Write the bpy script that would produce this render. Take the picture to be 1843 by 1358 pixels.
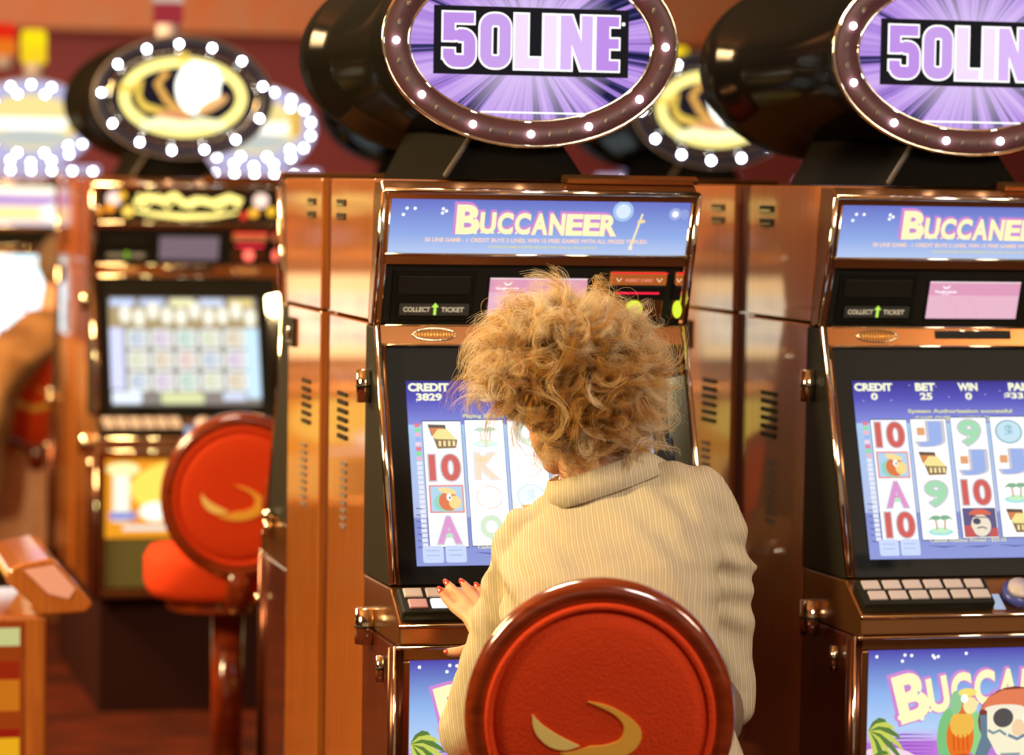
import bpy, bmesh, math, random
import numpy as np
from mathutils import Vector, Matrix
random.seed(7); rng = np.random.default_rng(7)
for o in list(bpy.data.objects): bpy.data.objects.remove(o)
C = bpy.context.scene.collection
sc = bpy.context.scene
# ---------------------------------------------------------------- camera
F_PX = 5600.0; ROLL = 0.0155; YAW = math.atan(1408/5610.0); PITCH = math.atan(339/5600.0); EYE = 1.62
fw = Vector((math.sin(YAW)*math.cos(PITCH), math.cos(YAW)*math.cos(PITCH), -math.sin(PITCH)))
r0 = Vector((math.cos(YAW), -math.sin(YAW), 0)); u0 = r0.cross(fw)
rt = r0*math.cos(ROLL)+u0*math.sin(ROLL); up = rt.cross(fw)
cam_d = bpy.data.cameras.new('camera'); cam = bpy.data.objects.new('camera', cam_d); C.objects.link(cam)
cam.matrix_world = Matrix(((rt.x, up.x, -fw.x, 0), (rt.y, up.y, -fw.y, 0), (rt.z, up.z, -fw.z, EYE), (0, 0, 0, 1)))
cam_d.sensor_width = 36; cam_d.lens = 36*F_PX/1843; cam_d.clip_end = 100
cam_d.dof.use_dof = True; cam_d.dof.focus_distance = 5.2; cam_d.dof.aperture_fstop = 3.0
sc.camera = cam
def P(px, py, D):                                   # a point D metres in front of the viewer
    return Vector((0, 0, EYE)) + (fw + rt*((px-921.5)/F_PX) - up*((py-679)/F_PX))*D
# ---------------------------------------------------------------- world and lights
vs = sc.view_settings; vs.view_transform = 'Standard'; vs.look = 'None'; vs.exposure = 0.0; vs.gamma = 1; vs.use_curve_mapping = False
w = bpy.data.worlds.new('casino_air'); sc.world = w; w.use_nodes = True
w.node_tree.nodes['Background'].inputs[0].default_value = (1.0, 0.72, 0.48, 1); w.node_tree.nodes['Background'].inputs[1].default_value = 0.30
def area(name, loc, size, power, col, aim=None, size_y=None):
    l = bpy.data.lights.new(name, 'AREA'); l.energy = power; l.color = col; l.size = size
    if size_y: l.shape = 'RECTANGLE'; l.size_y = size_y
    o = bpy.data.objects.new(name, l); o.location = loc; C.objects.link(o)
    if aim is not None: o.rotation_euler = (Vector(aim)-Vector(loc)).to_track_quat('-Z', 'Y').to_euler()
    return o
area('ceiling_lamp_over_chairs', (1.9, 1.8, 3.2), 0.9, 74, (1, .93, .84), (1.4, 4.9, 1.0))
area('ceiling_lamp_aisle', (-1.9, 4.9, 2.5), 0.8, 185, (1, .76, .38), (1.1, 5.9, 0.9))
area('ceiling_lamp_far_left', (-1.2, 9.0, 2.8), 0.8, 260, (1, .62, .28), (1.1, 9.6, 0.8))
area('ceiling_lamp_right', (4.2, 2.6, 3.0), 0.9, 50, (1, .80, .60), (1.9, 5.5, 1.2))
area('ceiling_lamp_back', (1.5, 14.5, 2.2), 2.0, 250, (1, .72, .55), (1.5, 19.9, 2.9))
area('added_rim_lamp', (0.9, 6.6, 3.2), 0.7, 60, (1, .86, .66), (1.3, 5.0, 1.2))  # added to backlight the hair rim and shoulders, not a known fixture
# ---------------------------------------------------------------- materials
def lin(c):
    return tuple(((v/255)/12.92 if v/255 <= .04045 else ((v/255+.055)/1.055)**2.4) for v in c[:3]) + (1,)
MC = {}
def pbr(name, col, rough=.5, metal=0, coat=0, spec=.5, bump=0, bscale=60, emis=None, es=0):
    if name in MC: return MC[name]
    m = bpy.data.materials.new(name); m.use_nodes = True; b = m.node_tree.nodes['Principled BSDF']
    b.inputs['Base Color'].default_value = lin(col); b.inputs['Roughness'].default_value = rough
    b.inputs['Metallic'].default_value = metal; b.inputs['Coat Weight'].default_value = coat; b.inputs['Coat Roughness'].default_value = .06
    b.inputs['Specular IOR Level'].default_value = spec
    if bump:
        nt = m.node_tree; tc = nt.nodes.new('ShaderNodeTexCoord'); n = nt.nodes.new('ShaderNodeTexNoise'); bp = nt.nodes.new('ShaderNodeBump')
        n.inputs['Scale'].default_value = bscale; bp.inputs['Strength'].default_value = bump; bp.inputs['Distance'].default_value = .01
        nt.links.new(tc.outputs['Object'], n.inputs['Vector']); nt.links.new(n.outputs['Fac'], bp.inputs['Height']); nt.links.new(bp.outputs[0], b.inputs['Normal'])
    if emis: b.inputs['Emission Color'].default_value = lin(emis); b.inputs['Emission Strength'].default_value = es
    MC[name] = m; return m
def em(col, s=1.0):
    k = 'glow_%d_%d_%d_%g' % (*col, s)
    if k in MC: return MC[k]
    m = bpy.data.materials.new(k); m.use_nodes = True; nt = m.node_tree
    nt.nodes.remove(nt.nodes['Principled BSDF']); e = nt.nodes.new('ShaderNodeEmission')
    e.inputs[0].default_value = lin(col); e.inputs[1].default_value = s
    nt.links.new(e.outputs[0], nt.nodes['Material Output'].inputs[0]); MC[k] = m; return m
def em_grad(k, stops, z0, z1, s=1.0, noise=0):       # printed gradient on a backlit glass, running from z0 up to z1
    if k in MC: return MC[k]
    m = bpy.data.materials.new(k); m.use_nodes = True; nt = m.node_tree; N = nt.nodes; L = nt.links
    N.remove(N['Principled BSDF']); e = N.new('ShaderNodeEmission'); tc = N.new('ShaderNodeTexCoord'); sp = N.new('ShaderNodeSeparateXYZ')
    mr = N.new('ShaderNodeMapRange'); mr.inputs[1].default_value = z0; mr.inputs[2].default_value = z1
    L.new(tc.outputs['Object'], sp.inputs[0]); L.new(sp.outputs[2], mr.inputs[0])
    cr = N.new('ShaderNodeValToRGB'); 
    while len(cr.color_ramp.elements) < len(stops): cr.color_ramp.elements.new(.5)
    for el, (p, c) in zip(cr.color_ramp.elements, stops): el.position = p; el.color = lin(c)
    L.new(mr.outputs[0], cr.inputs[0]); L.new(cr.outputs[0], e.inputs[0]); e.inputs[1].default_value = s
    L.new(e.outputs[0], N['Material Output'].inputs[0]); MC[k] = m; return m
def wood(name, c1, c2, rough=.3, coat=.8, axis='Z', sc_=1.0):
    if name in MC: return MC[name]
    m = bpy.data.materials.new(name); m.use_nodes = True; nt = m.node_tree; N = nt.nodes; L = nt.links; b = N['Principled BSDF']
    tc = N.new('ShaderNodeTexCoord'); mp = N.new('ShaderNodeMapping'); n = N.new('ShaderNodeTexNoise'); cr = N.new('ShaderNodeValToRGB')
    mp.inputs['Scale'].default_value = {'Z': (90*sc_, 90*sc_, 3), 'X': (2.5, 60*sc_, 60*sc_)}[axis]
    n.inputs['Scale'].default_value = 1.6; n.inputs['Detail'].default_value = 6; n.inputs['Distortion'].default_value = .6
    cr.color_ramp.elements[0].position = .3; cr.color_ramp.elements[1].position = .72
    cr.color_ramp.elements[0].color = lin(c1); cr.color_ramp.elements[1].color = lin(c2)
    L.new(tc.outputs['Object'], mp.inputs[0]); L.new(mp.outputs[0], n.inputs[0]); L.new(n.outputs[0], cr.inputs[0]); L.new(cr.outputs[0], b.inputs['Base Color'])
    b.inputs['Roughness'].default_value = rough; b.inputs['Coat Weight'].default_value = coat; b.inputs['Coat Roughness'].default_value = .05; b.inputs['Coat IOR'].default_value = 1.75
    MC[name] = m; return m
WOOD = wood('lacquered_wood', (158, 84, 26), (190, 112, 40), .3, 1.0)
WOOD_DK = wood('dark_lacquered_wood', (52, 20, 12), (96, 40, 18))
BRONZE = pbr('bronze_trim', (164, 112, 64), .22, .85, .3)
CHROME = pbr('chrome', (240, 232, 206), .10, 1.0)
BLACK = pbr('black_plastic', (32, 31, 23), .5, 0, 0, .2)
BLACKG = pbr('gloss_black', (24, 24, 18), .45, 0, 0, .15)
GREY = pbr('grey_plastic', (120, 112, 108), .4)
KNOB = pbr('button_cap', (205, 194, 190), .35)
REDF = pbr('red_upholstery', (212, 62, 16), .8, 0, 0, .2, .25, 220)
REDW = wood('red_lacquered_wood', (110, 36, 10), (146, 56, 20), .2, .9, 'X', .5)
GOLDF = pbr('gold_embroidery', (236, 176, 60), .6)
PALEF = pbr('pale_gold_embroidery', (244, 216, 120), .6)
# ---------------------------------------------------------------- mesh helpers
class MB:
    def __init__(s): s.v = []; s.f = []; s.mi = []; s.mats = []; s.sm = []
    def mat(s, m):
        if m not in s.mats: s.mats.append(m)
        return s.mats.index(m)
    def add(s, vs_, fs, m, smooth=False):
        o = len(s.v); k = s.mat(m); s.v += [tuple(v) for v in vs_]
        for f in fs: s.f.append([i+o for i in f]); s.mi.append(k); s.sm.append(smooth)
    def box(s, x0, x1, y0, y1, z0, z1, m):
        v = [(x, y, z) for z in (z0, z1) for y in (y0, y1) for x in (x0, x1)]
        s.add(v, [(0, 2, 3, 1), (4, 5, 7, 6), (0, 1, 5, 4), (2, 6, 7, 3), (0, 4, 6, 2), (1, 3, 7, 5)], m)
    def prism(s, prof, x0, x1, m):                   # profile of (y, z) along x
        n = len(prof); v = [(x0, y, z) for y, z in prof]+[(x1, y, z) for y, z in prof]
        s.add(v, [tuple(range(n)), tuple(range(2*n-1, n-1, -1))]+[(i, n+i, n+(i+1) % n, (i+1) % n) for i in range(n)], m)
    def rings(s, rings, m, cap=True, smooth=True, closed=False):
        n = len(rings[0]); v = [p for r_ in rings for p in r_]; fs = []
        K = len(rings)
        for a in range(K if closed else K-1):
            b = (a+1) % K
            for i in range(n): j = (i+1) % n; fs.append((a*n+i, a*n+j, b*n+j, b*n+i))
        if cap and not closed: fs.append(tuple(range(n-1, -1, -1))); fs.append(tuple(range((K-1)*n, K*n)))
        s.add(v, fs, m, smooth)
    def tube(s, pts, r, m, n=10, closed=False, cap=True, flat=1.0):
        pts = [Vector(p) for p in pts]; K = len(pts); R = []
        rr = r if isinstance(r, (list, tuple)) else [r]*K
        pn = None
        for i, p in enumerate(pts):
            a = pts[(i-1) % K] if (closed or i > 0) else p; b = pts[(i+1) % K] if (closed or i < K-1) else p
            t = (b-a).normalized()
            if pn is None:
                q = Vector((0, 0, 1)) if abs(t.z) < .9 else Vector((1, 0, 0)); pn = (q-t*q.dot(t)).normalized()
            else: pn = (pn-t*pn.dot(t)).normalized()
            bn = t.cross(pn)
            R.append([p+(pn*math.cos(2*math.pi*k/n)+bn*math.sin(2*math.pi*k/n)*flat)*rr[i] for k in range(n)])
        s.rings(R, m, cap, True, closed)
    def ball(s, c, r, m, n=16, M=None):
        rx, ry, rz = r if isinstance(r, (tuple, list)) else (r, r, r); k = n//2; v = []; c = Vector(c)
        def q(a): a = Vector(a); return c+(M @ a if M else a)
        v.append(q((0, 0, -rz)))
        for i in range(1, k):
            t = -math.pi/2+math.pi*i/k
            for j in range(n): a = 2*math.pi*j/n; v.append(q((rx*math.cos(t)*math.cos(a), ry*math.cos(t)*math.sin(a), rz*math.sin(t))))
        v.append(q((0, 0, rz))); fs = [(0, 1+(j+1) % n, 1+j) for j in range(n)]
        for i in range(k-2):
            for j in range(n): fs.append((1+i*n+j, 1+i*n+(j+1) % n, 1+(i+1)*n+(j+1) % n, 1+(i+1)*n+j))
        T = len(v)-1; fs += [(T, 1+(k-2)*n+j, 1+(k-2)*n+(j+1) % n) for j in range(n)]
        s.add(v, fs, m, True)
    def build(s, name, parent=None, bevel=0, fix=True):
        me = bpy.data.meshes.new(name); me.from_pydata([tuple(v) for v in s.v], [], s.f)
        for m in s.mats: me.materials.append(m)
        me.polygons.foreach_set('material_index', s.mi); me.polygons.foreach_set('use_smooth', s.sm)
        if fix:
            bm = bmesh.new(); bm.from_mesh(me); bmesh.ops.recalc_face_normals(bm, faces=bm.faces); bm.to_mesh(me); bm.free()
        me.update(); o = bpy.data.objects.new(name, me); C.objects.link(o)
        if parent: o.parent = parent
        if bevel:
            b = o.modifiers.new('bevel', 'BEVEL'); b.width = bevel; b.segments = 2; b.limit_method = 'ANGLE'; b.angle_limit = .6
            b.harden_normals = False
        return o
def tag(o, label, cat, group=None, kind=None):
    if label: o['label'] = label
    if cat: o['category'] = cat
    if group: o['group'] = group
    if kind: o['kind'] = kind
    return o
def empty(name, loc, rz=0, label=None, cat=None, group=None):
    o = bpy.data.objects.new(name, None); C.objects.link(o); o.location = loc; o.rotation_euler = (0, 0, rz); o.empty_display_size = .1
    return tag(o, label, cat, group)
def copy_tree(o, loc, rz, label):
    r_ = o.copy(); C.objects.link(r_); r_.location = loc; r_.rotation_euler = (0, 0, rz); r_['label'] = label
    def rec(a, b):
        for ch in list(a.children):
            c = ch.copy(); C.objects.link(c); c.parent = b; rec(ch, c)
    rec(o, r_); return r_
# flat artwork: letters and shapes on a plane, collected into one mesh
TX = {}
def glyphs(txt, bold):
    k = (txt, bold)
    if k not in TX:
        cu = bpy.data.curves.new('t', 'FONT'); cu.body = txt; cu.size = 1; cu.offset = bold; cu.align_x = 'CENTER'; cu.align_y = 'CENTER'; cu.resolution_u = 5
        ob = bpy.data.objects.new('t', cu); C.objects.link(ob); dg = bpy.context.evaluated_depsgraph_get(); dg.update()
        me = bpy.data.meshes.new_from_object(ob.evaluated_get(dg))
        TX[k] = ([tuple(v.co) for v in me.vertices], [tuple(p.vertices) for p in me.polygons])
        bpy.data.objects.remove(ob); bpy.data.meshes.remove(me)
    return TX[k]
class Art:
    def __init__(s, O, d, x=(1, 0, 0)):              # origin, direction down the plane, direction across
        s.O = Vector(O); s.x = Vector(x); s.d = Vector(d).normalized(); s.n = s.d.cross(s.x).normalized()
        s.mb = MB(); s.L = 0
    def pt(s, a, b, l): return s.O+s.x*a+s.d*b+s.n*(.0006*l+.0008)
    def poly(s, pts, m, l=None):
        s.L += 1; l = s.L*.5 if l is None else l
        s.mb.add([s.pt(a, b, l) for a, b in pts], [tuple(range(len(pts)))], m); return s
    def rect(s, a0, b0, a1, b1, m, l=None, r=0):
        if r:
            pts = []
            for cx_, cy_, t0 in ((a1-r, b0+r, -90), (a1-r, b1-r, 0), (a0+r, b1-r, 90), (a0+r, b0+r, 180)):
                for k in range(4): t = math.radians(t0+30*k); pts.append((cx_+r*math.cos(t), cy_+r*math.sin(t)))
            return s.poly(pts, m, l)
        return s.poly([(a0, b0), (a1, b0), (a1, b1), (a0, b1)], m, l)
    def ell(s, a, b, ra, rb, m, l=None, n=24, t0=0, t1=360, rot=0):
        pts = []; K = n if t1-t0 >= 360 else n+1
        for k in range(K):
            t = math.radians(t0+(t1-t0)*k/n); x_, y_ = ra*math.cos(t), rb*math.sin(t); c, q = math.cos(rot), math.sin(rot)
            pts.append((a+x_*c-y_*q, b+x_*q+y_*c))
        return s.poly(pts, m, l)
    def stroke(s, pts, wd, m, l=None, closed=False):
        s.L += 1; l = s.L*.5 if l is None else l; n = len(pts); lf = []; rg = []
        for i in range(n):
            a = pts[(i-1) % n] if (closed or i) else pts[i]; b = pts[(i+1) % n] if (closed or i < n-1) else pts[i]
            dx, dy = b[0]-a[0], b[1]-a[1]; q = math.hypot(dx, dy) or 1; ww = (wd[i] if isinstance(wd, (list, tuple)) else wd)/2
            lf.append(s.pt(pts[i][0]-dy/q*ww, pts[i][1]+dx/q*ww, l)); rg.append(s.pt(pts[i][0]+dy/q*ww, pts[i][1]-dx/q*ww, l))
        fs = [(i, (i+1) % n, n+(i+1) % n, n+i) for i in range(n if closed else n-1)]
        s.mb.add(lf+rg, fs, m); return s
    def text(s, txt, a, b, h, m, bold=.02, wide=1.0, l=None, outline=None, ob=.05, rot=0, width=None, bend=0):
        def put(bd, mm, ll):
            v, f = glyphs(txt, bd)
            xs = [q[0] for q in v]; x0, x1 = min(xs), max(xs); v0, _ = glyphs(txt, 0); ys = [q[1] for q in v0]; hh = max(ys)-min(ys); ym = (max(ys)+min(ys))/2
            k = h/hh; kx = k*wide
            if width: kx = width/(max(q[0] for q in v0)-min(q[0] for q in v0))
            xm = (x0+x1)/2; c, q_ = math.cos(rot), math.sin(rot); pts = []
            for p in v:
                X = (p[0]-xm)*kx; Y = -(p[1]-ym)*k
                if bend: Y += bend*X*X
                pts.append(s.pt(a+X*c-Y*q_, b+X*q_+Y*c, ll))
            s.mb.add(pts, f, mm)
        if outline: s.L += 1; put(ob, outline, s.L*.5)
        s.L += 1; put(bold, m, s.L*.5 if l is None else l); return s
    def build(s, name, parent): return s.mb.build(name, parent, fix=False)
def dvec(a, b): return (0, b[0]-a[0], b[1]-a[1])
# ---------------------------------------------------------------- setting
def struct(name, mb, **k):
    o = mb.build(name, **k); o['kind'] = 'structure'; return o
CARPET = pbr('carpet', (60, 26, 14), .95, 0, 0, .1, .4, 90)
nt = CARPET.node_tree; vo = nt.nodes.new('ShaderNodeTexVoronoi'); vo.inputs['Scale'].default_value = 5; cr = nt.nodes.new('ShaderNodeValToRGB')
cr.color_ramp.elements[0].color = lin((90, 34, 16)); cr.color_ramp.elements[1].color = lin((44, 20, 14)); tcn = nt.nodes.new('ShaderNodeTexCoord')
nt.links.new(tcn.outputs['Object'], vo.inputs['Vector']); nt.links.new(vo.outputs[0], cr.inputs[0]); nt.links.new(cr.outputs[0], nt.nodes['Principled BSDF'].inputs['Base Color'])
m = MB(); m.box(-8, 12, -2, 20, -.1, 0, CARPET); struct('floor', m)
m = MB(); m.box(-8, 12, -2, 20, 3.4, 3.5, pbr('ceiling_paint', (214, 150, 100), .8)); struct('ceiling', m)
m = MB(); m.box(-8, 12, 20, 20.2, 0, 3.5, pbr('maroon_wall', (120, 50, 48), .7, 0, 0, .3)); struct('wall_back', m)
m = MB(); m.box(-8.2, -8, -2, 20.2, 0, 3.5, pbr('tan_wall', (150, 96, 60), .8)); struct('wall_left', m)
m = MB(); m.box(12, 12.2, -2, 20.2, 0, 3.5, MC['tan_wall']); struct('wall_right', m)
SOFFIT = wood('bulkhead_paint', (176, 98, 46), (164, 118, 82), .7, 0, 'X', .02)
m = MB(); m.box(-8, 12, 19.3, 20, 2.56, 3.4, SOFFIT); struct('trim_1', m)
# ---------------------------------------------------------------- slot machine
WID = .593
TA, TB = (0, 1.616), (.08, 1.372)
MA, MZ = (.07, 1.365), (-.097, .910)
WHITE = em((255, 255, 255), 1.15); LCDW = em((236, 244, 255), 1.05)
def glyph_sym(A, kind, a, b, w_, h_, glare=0):
    """one reel symbol centred at a, b"""
    em_ = globals()['em']
    def em(c, s_=1.0):
        k = glare; return em_(tuple(int(v+(255-v)*k) for v in c), s_*(1+.25*k))  # colours paled toward white and brightened: screen glare put into them
    x0, y0, x1, y1 = a-w_/2, b-h_/2, a+w_/2, b+h_/2
    if kind in ('10', 'J', '9', 'A', 'K', 'Q'):
        col = {'10': (205, 70, 60), 'J': (140, 165, 230), '9': (150, 215, 165), 'A': (222, 130, 200), 'K': (240, 170, 110), 'Q': (150, 200, 120)}[kind]
        A.text(kind, a, b, h_*.80, em(col, 1), .035, 1, outline=em((196, 190, 200), 1), ob=.075, width=w_*(.80 if kind == '10' else .56))
        if kind == 'J': A.rect(a-w_*.38, b-h_*.22, a-w_*.14, b+h_*.05, em((226, 150, 90), 1), r=.002)
        if kind == 'A': A.ell(a, b+h_*.18, w_*.10, h_*.08, em((170, 230, 180), 1))
        if kind == 'K': A.poly([(a-w_*.34, b-h_*.36), (a-w_*.22, b-h_*.28), (a-w_*.14, b-h_*.40), (a-w_*.08, b-h_*.28), (a+w_*.02, b-h_*.36), (a-w_*.02, b-h_*.14), (a-w_*.3, b-h_*.14)], em((235, 160, 60), 1))
    elif kind == 'coin':
        A.ell(a, b, w_*.42, h_*.42, em((120, 160, 180), 1)); A.ell(a, b, w_*.37, h_*.37, em((190, 225, 240), 1)); A.text('$', a, b, h_*.45, em((130, 180, 205), 1), .03)
    elif kind == 'ring':
        for t0 in (10, 130, 250): A.stroke([(a+w_*.36*math.cos(math.radians(t0+9*k)), b+h_*.36*math.sin(math.radians(t0+9*k))) for k in range(11)], .003, em((240, 150, 120), 1))
        A.stroke([(a-w_*.12, b-.002), (a-.002, b+h_*.12), (a+w_*.2, b-h_*.1)], .003, em((250, 190, 120), 1))
    elif kind == 'chest':
        br = em((120, 84, 40), 1)
        A.poly([(a-w_*.40, b-h_*.42), (a+w_*.10, b-h_*.40), (a+w_*.12, b-h_*.1), (a-w_*.30, b-h_*.02)], em((70, 52, 34), 1))
        A.poly([(a-w_*.36, b-h_*.30), (a+w_*.05, b-h_*.30), (a+w_*.05, b-h_*.1), (a-w_*.28, b-h_*.02)], em((214, 110, 50), 1))
        A.poly([(a-w_*.28, b-.001), (a-w_*.12, b-h_*.26), (a+w_*.14, b-h_*.26), (a+w_*.40, b+h_*.10), (a-w_*.22, b+h_*.12)], em((246, 226, 130), 1))
        A.poly([(a-w_*.27, b-.0), (a-w_*.2, b+h_*.08), (a+w_*.42, b+h_*.10), (a+w_*.36, b+h_*.38), (a-w_*.16, b+h_*.40)], br)
        for k in range(4): A.rect(a-w_*.12+k*w_*.13, b+h_*.14, a-w_*.05+k*w_*.13, b+h_*.32, em((250, 226, 150), 1))
    elif kind == 'isle':
        A.ell(a, b+h_*.28, w_*.38, h_*.13, em((160, 225, 225), 1)); A.ell(a, b+h_*.22, w_*.27, h_*.10, em((190, 240, 190), 1))
        for sx in (-.1, .12):
            A.stroke([(a+w_*sx, b+h_*.2), (a+w_*sx*1.2, b-h_*.12)], .0035, em((200, 150, 110), 1))
            for k in range(5):
                t = math.radians(200+k*35); A.stroke([(a+w_*sx*1.2, b-h_*.14), (a+w_*sx*1.2+w_*.14*math.cos(t), b-h_*.16+h_*.12*math.sin(t)), (a+w_*sx*1.2+w_*.24*math.cos(t), b-h_*.08+h_*.10*math.sin(t))], [.004, .005, .001], em((110, 165, 120), 1))
    elif kind == 'bird':
        A.rect(x0+.001, y0+.002, x1-.001, y1-.002, em((232, 120, 110), 1)); A.rect(x0+.004, y0+.005, x1-.004, y1-.005, em((165, 205, 235), 1))
        A.ell(a-w_*.03, b+h_*.12, w_*.34, h_*.32, em((130, 205, 180), 1)); A.ell(a+w_*.04, b+h_*.08, w_*.27, h_*.32, em((222, 96, 40), 1))
        A.ell(a+.002, b-h_*.26, w_*.26, h_*.10, em((250, 215, 130), 1), rot=.2); A.ell(a+w_*.22, b+h_*.12, w_*.17, h_*.22, em((250, 214, 120), 1)); A.ell(a+w_*.06, b-h_*.05, w_*.07, h_*.12, WHITE); A.ell(a+w_*.08, b-h_*.03, w_*.025, h_*.045, em((40, 40, 40), 1))
    elif kind == 'pirate':
        A.rect(x0, y0, x1, y1, em((70, 62, 110), 1)); A.ell(a+w_*.02, b+h_*.1, w_*.30, h_*.38, em((240, 222, 196), 1))
        A.ell(a+.001, b-h_*.26, w_*.34, h_*.2, em((214, 80, 50), 1), t0=180, t1=360); A.ell(a-w_*.1, b-h_*.04, w_*.12, h_*.11, em((50, 48, 60), 1))
        A.stroke([(a-w_*.3, b-h_*.2), (a+w_*.3, b-h_*.16)], .002, em((60, 50, 50), 1)); A.stroke([(a-w_*.12, b+h_*.2), (a+.003, b+h_*.16), (a+w_*.18, b+h_*.22)], .0025, em((70, 60, 70), 1))
        A.poly([(x0, y1), (x0, b+h_*.1), (a-w_*.3, b+h_*.1), (a-w_*.15, y1)], em((190, 60, 60), 1)); A.poly([(x1, y1), (x1, b+h_*.2), (a+w_*.34, b+h_*.2), (a+w_*.2, y1)], em((190, 60, 60), 1))
def star(A, a, b, r): A.ell(a, b, r, r, WHITE, n=8)
def hilt(A, pts, k):
    A.stroke(pts, .004*k, em((255, 240, 190), 1)); A.stroke([(pts[0][0]-.008*k, pts[0][1]+.016*k), (pts[0][0]+.006*k, pts[0][1]+.014*k)], .006*k, em((255, 225, 160), 1)); A.ell(pts[-1][0], pts[-1][1], .004*k, .005*k, em((255, 240, 210), 1))
def fancy(A, a, b, h, width, bend=0, rot=0):
    """swashed lettering: large initial then small capitals, lilac edge, cream fill"""
    cream, lil = em((255, 246, 190), 1.08), em((214, 140, 214), 1)
    bw = width*.135; rest = width-bw*1.02
    letters = 'UCCANEER'; n = len(letters); lw = rest/n; info = [('B', a-width/2+bw/2, b, h, bw*.92)]
    for i, c in enumerate(letters): info.append((c, a-width/2+bw*1.02+lw*(i+.5), b+h*.12, h*.74, lw*.80))
    for lay in (0, 1):
        for c, xx, yy, hh, ww in info:
            X = xx-a; y2 = yy+bend*X*X; rr = math.atan(2*bend*X)
            if lay == 0:
                A.text(c, xx, y2, hh, lil, .085, width=ww, rot=rr)
                A.ell(xx-ww*.42, y2+hh*.48, hh*.11, hh*.11, lil, n=10); A.ell(xx+ww*.40, y2+hh*.50, hh*.11, hh*.11, lil, n=10)
            else:
                A.text(c, xx, y2, hh, cream, .045, width=ww, rot=rr)
                A.ell(xx-ww*.42, y2+hh*.48, hh*.06, hh*.06, cream, n=10); A.ell(xx+ww*.40, y2+hh*.50, hh*.06, hh*.06, cream, n=10)
def slot_machine(label, X, Y, rz, style, group, reels=None, heads=None, msg=None, glass=1.0):
    root = empty('slot_machine', (X, Y, 0), rz, label, 'slot machine', group)
    u = MB(); u.prism([(.08, 1.635), (.10, 1.48), (.122, 1.375), (.50, 1.375), (.50, 1.635)], 0, WID, WOOD); u.build('upper_cabinet', root, .003)
    u = MB(); u.prism([(.13, 1.371), (.14, .9), (.14, .36), (.50, .36), (.50, 1.371)], 0, WID, WOOD); u.build('lower_cabinet', root, .003)
    u = MB(); u.box(.015, WID-.015, .50, .549, .36, 1.63, WOOD_DK); u.build('back_panel', root)
    u = MB(); u.box(.02, WID-.02, -.06, .549, 0, .36, pbr('plinth_stain', (44, 12, 8), .7, 0, 0, .2)); u.build('plinth', root, .004)
    # louvres in the left side
    for sx in (0, WID):
        for (y0, y1, z) in ((.35, .435, 1.588), (.35, .435, 1.562)):
            v = MB(); q = -1 if sx == 0 else 1
            v.prism([(y0, z-.006), (y1, z-.006), (y1, z+.007), (y0, z+.007)], sx-.002*(q < 0), sx+.002*(q > 0), BLACK)
            v.prism([(y0+.01, z-.004), (y1-.01, z-.004), (y1-.01, z-.001), (y0+.01, z-.001)], sx-.005*(q < 0), sx+.005*(q > 0), CHROME); v.build('vent', root)
        v = MB()
        for k in range(6):
            z = 1.222-k*.0165; q = -1 if sx == 0 else 1
            v.prism([(.31, z-.003), (.40, z-.003), (.40, z+.005), (.31, z+.005)], sx-.003*(q < 0), sx+.003*(q > 0), BLACK)
        v.build('vent', root)
        v = MB()
        for k in range(9):
            z = 1.09-k*.015; v.prism([(.31, z-.003), (.36, z-.003), (.36, z+.004), (.31, z+.004)], sx-.003*(sx == 0), sx+.003*(sx > 0), GREY)
        v.build('vent', root)
    # top section
    u = MB(); u.prism([TA, TB, (.11, 1.366), (.123, 1.374), (.10, 1.48), (.079, 1.632), (.02, 1.632)], 0, WID, BRONZE); tb = u.build('top_box', root, .003)
    u = MB(); u.prism([(.012, 1.632), (.004, 1.640), (.02, 1.648), (.052, 1.648), (.056, 1.633)], .345, WID+.004, BRONZE); u.build('top_cap', root, .002)
    d1 = dvec(TA, TB); D1 = Vector(d1).normalized()
    def on(A_, B_, s_, t_, n_=0):
        dd = Vector(dvec(A_, B_)).normalized(); nn = dd.cross(Vector((1, 0, 0)))
        return Vector((s_, A_[0], A_[1]))+dd*t_+nn*n_
    def bar(s0, t0, s1, t1, A_, B_, hh, th, mt, mb, r_=None):
        c = [on(A_, B_, s0, t0, 0), on(A_, B_, s1, t0, 0), on(A_, B_, s1, t1, 0), on(A_, B_, s0, t1, 0)]
        dd = Vector(dvec(A_, B_)).normalized(); nn = dd.cross(Vector((1, 0, 0)))
        mb.add(c+[p+nn*th for p in c], [(0, 1, 2, 3), (4, 5, 6, 7), (0, 1, 5, 4), (1, 2, 6, 5), (2, 3, 7, 6), (3, 0, 4, 7)], mt)
    for s0 in (0, WID-.012):
        u = MB(); bar(s0, 0, s0+.012, .257, TA, TB, 0, .012, BRONZE, u)
        u.tube([on(TA, TB, s0+(.0 if s0 == 0 else .012), .0, .010), on(TA, TB, s0+(0 if s0 == 0 else .012), .252, .010)], .0055, CHROME)
        u.tube([on(TA, TB, s0+(.0125 if s0 == 0 else 0), .012, .010), on(TA, TB, s0+(.0125 if s0 == 0 else 0), .245, .008)], .0028, CHROME); u.build('chrome_rail', root)
    mt_ = .122 if style != 'far' else .175
    u = MB(); bar(0, -.004, WID, .013, TA, TB, 0, .013, BRONZE, u); u.tube([on(TA, TB, 0, -.002, .013), on(TA, TB, WID, -.002, .013)], .0048, CHROME)
    u.build('top_bar', root)
    u = MB(); bar(.008, mt_-.002, WID-.008, mt_+.016, TA, TB, 0, .012, BRONZE, u); u.tube([on(TA, TB, .01, mt_-.003, .012), on(TA, TB, WID-.01, mt_-.003, .012)], .003, CHROME)
    u.build('marquee_sill', root)
    # marquee glass
    A = Art((0, TA[0], TA[1]), d1); A.O += A.n*.002
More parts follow.
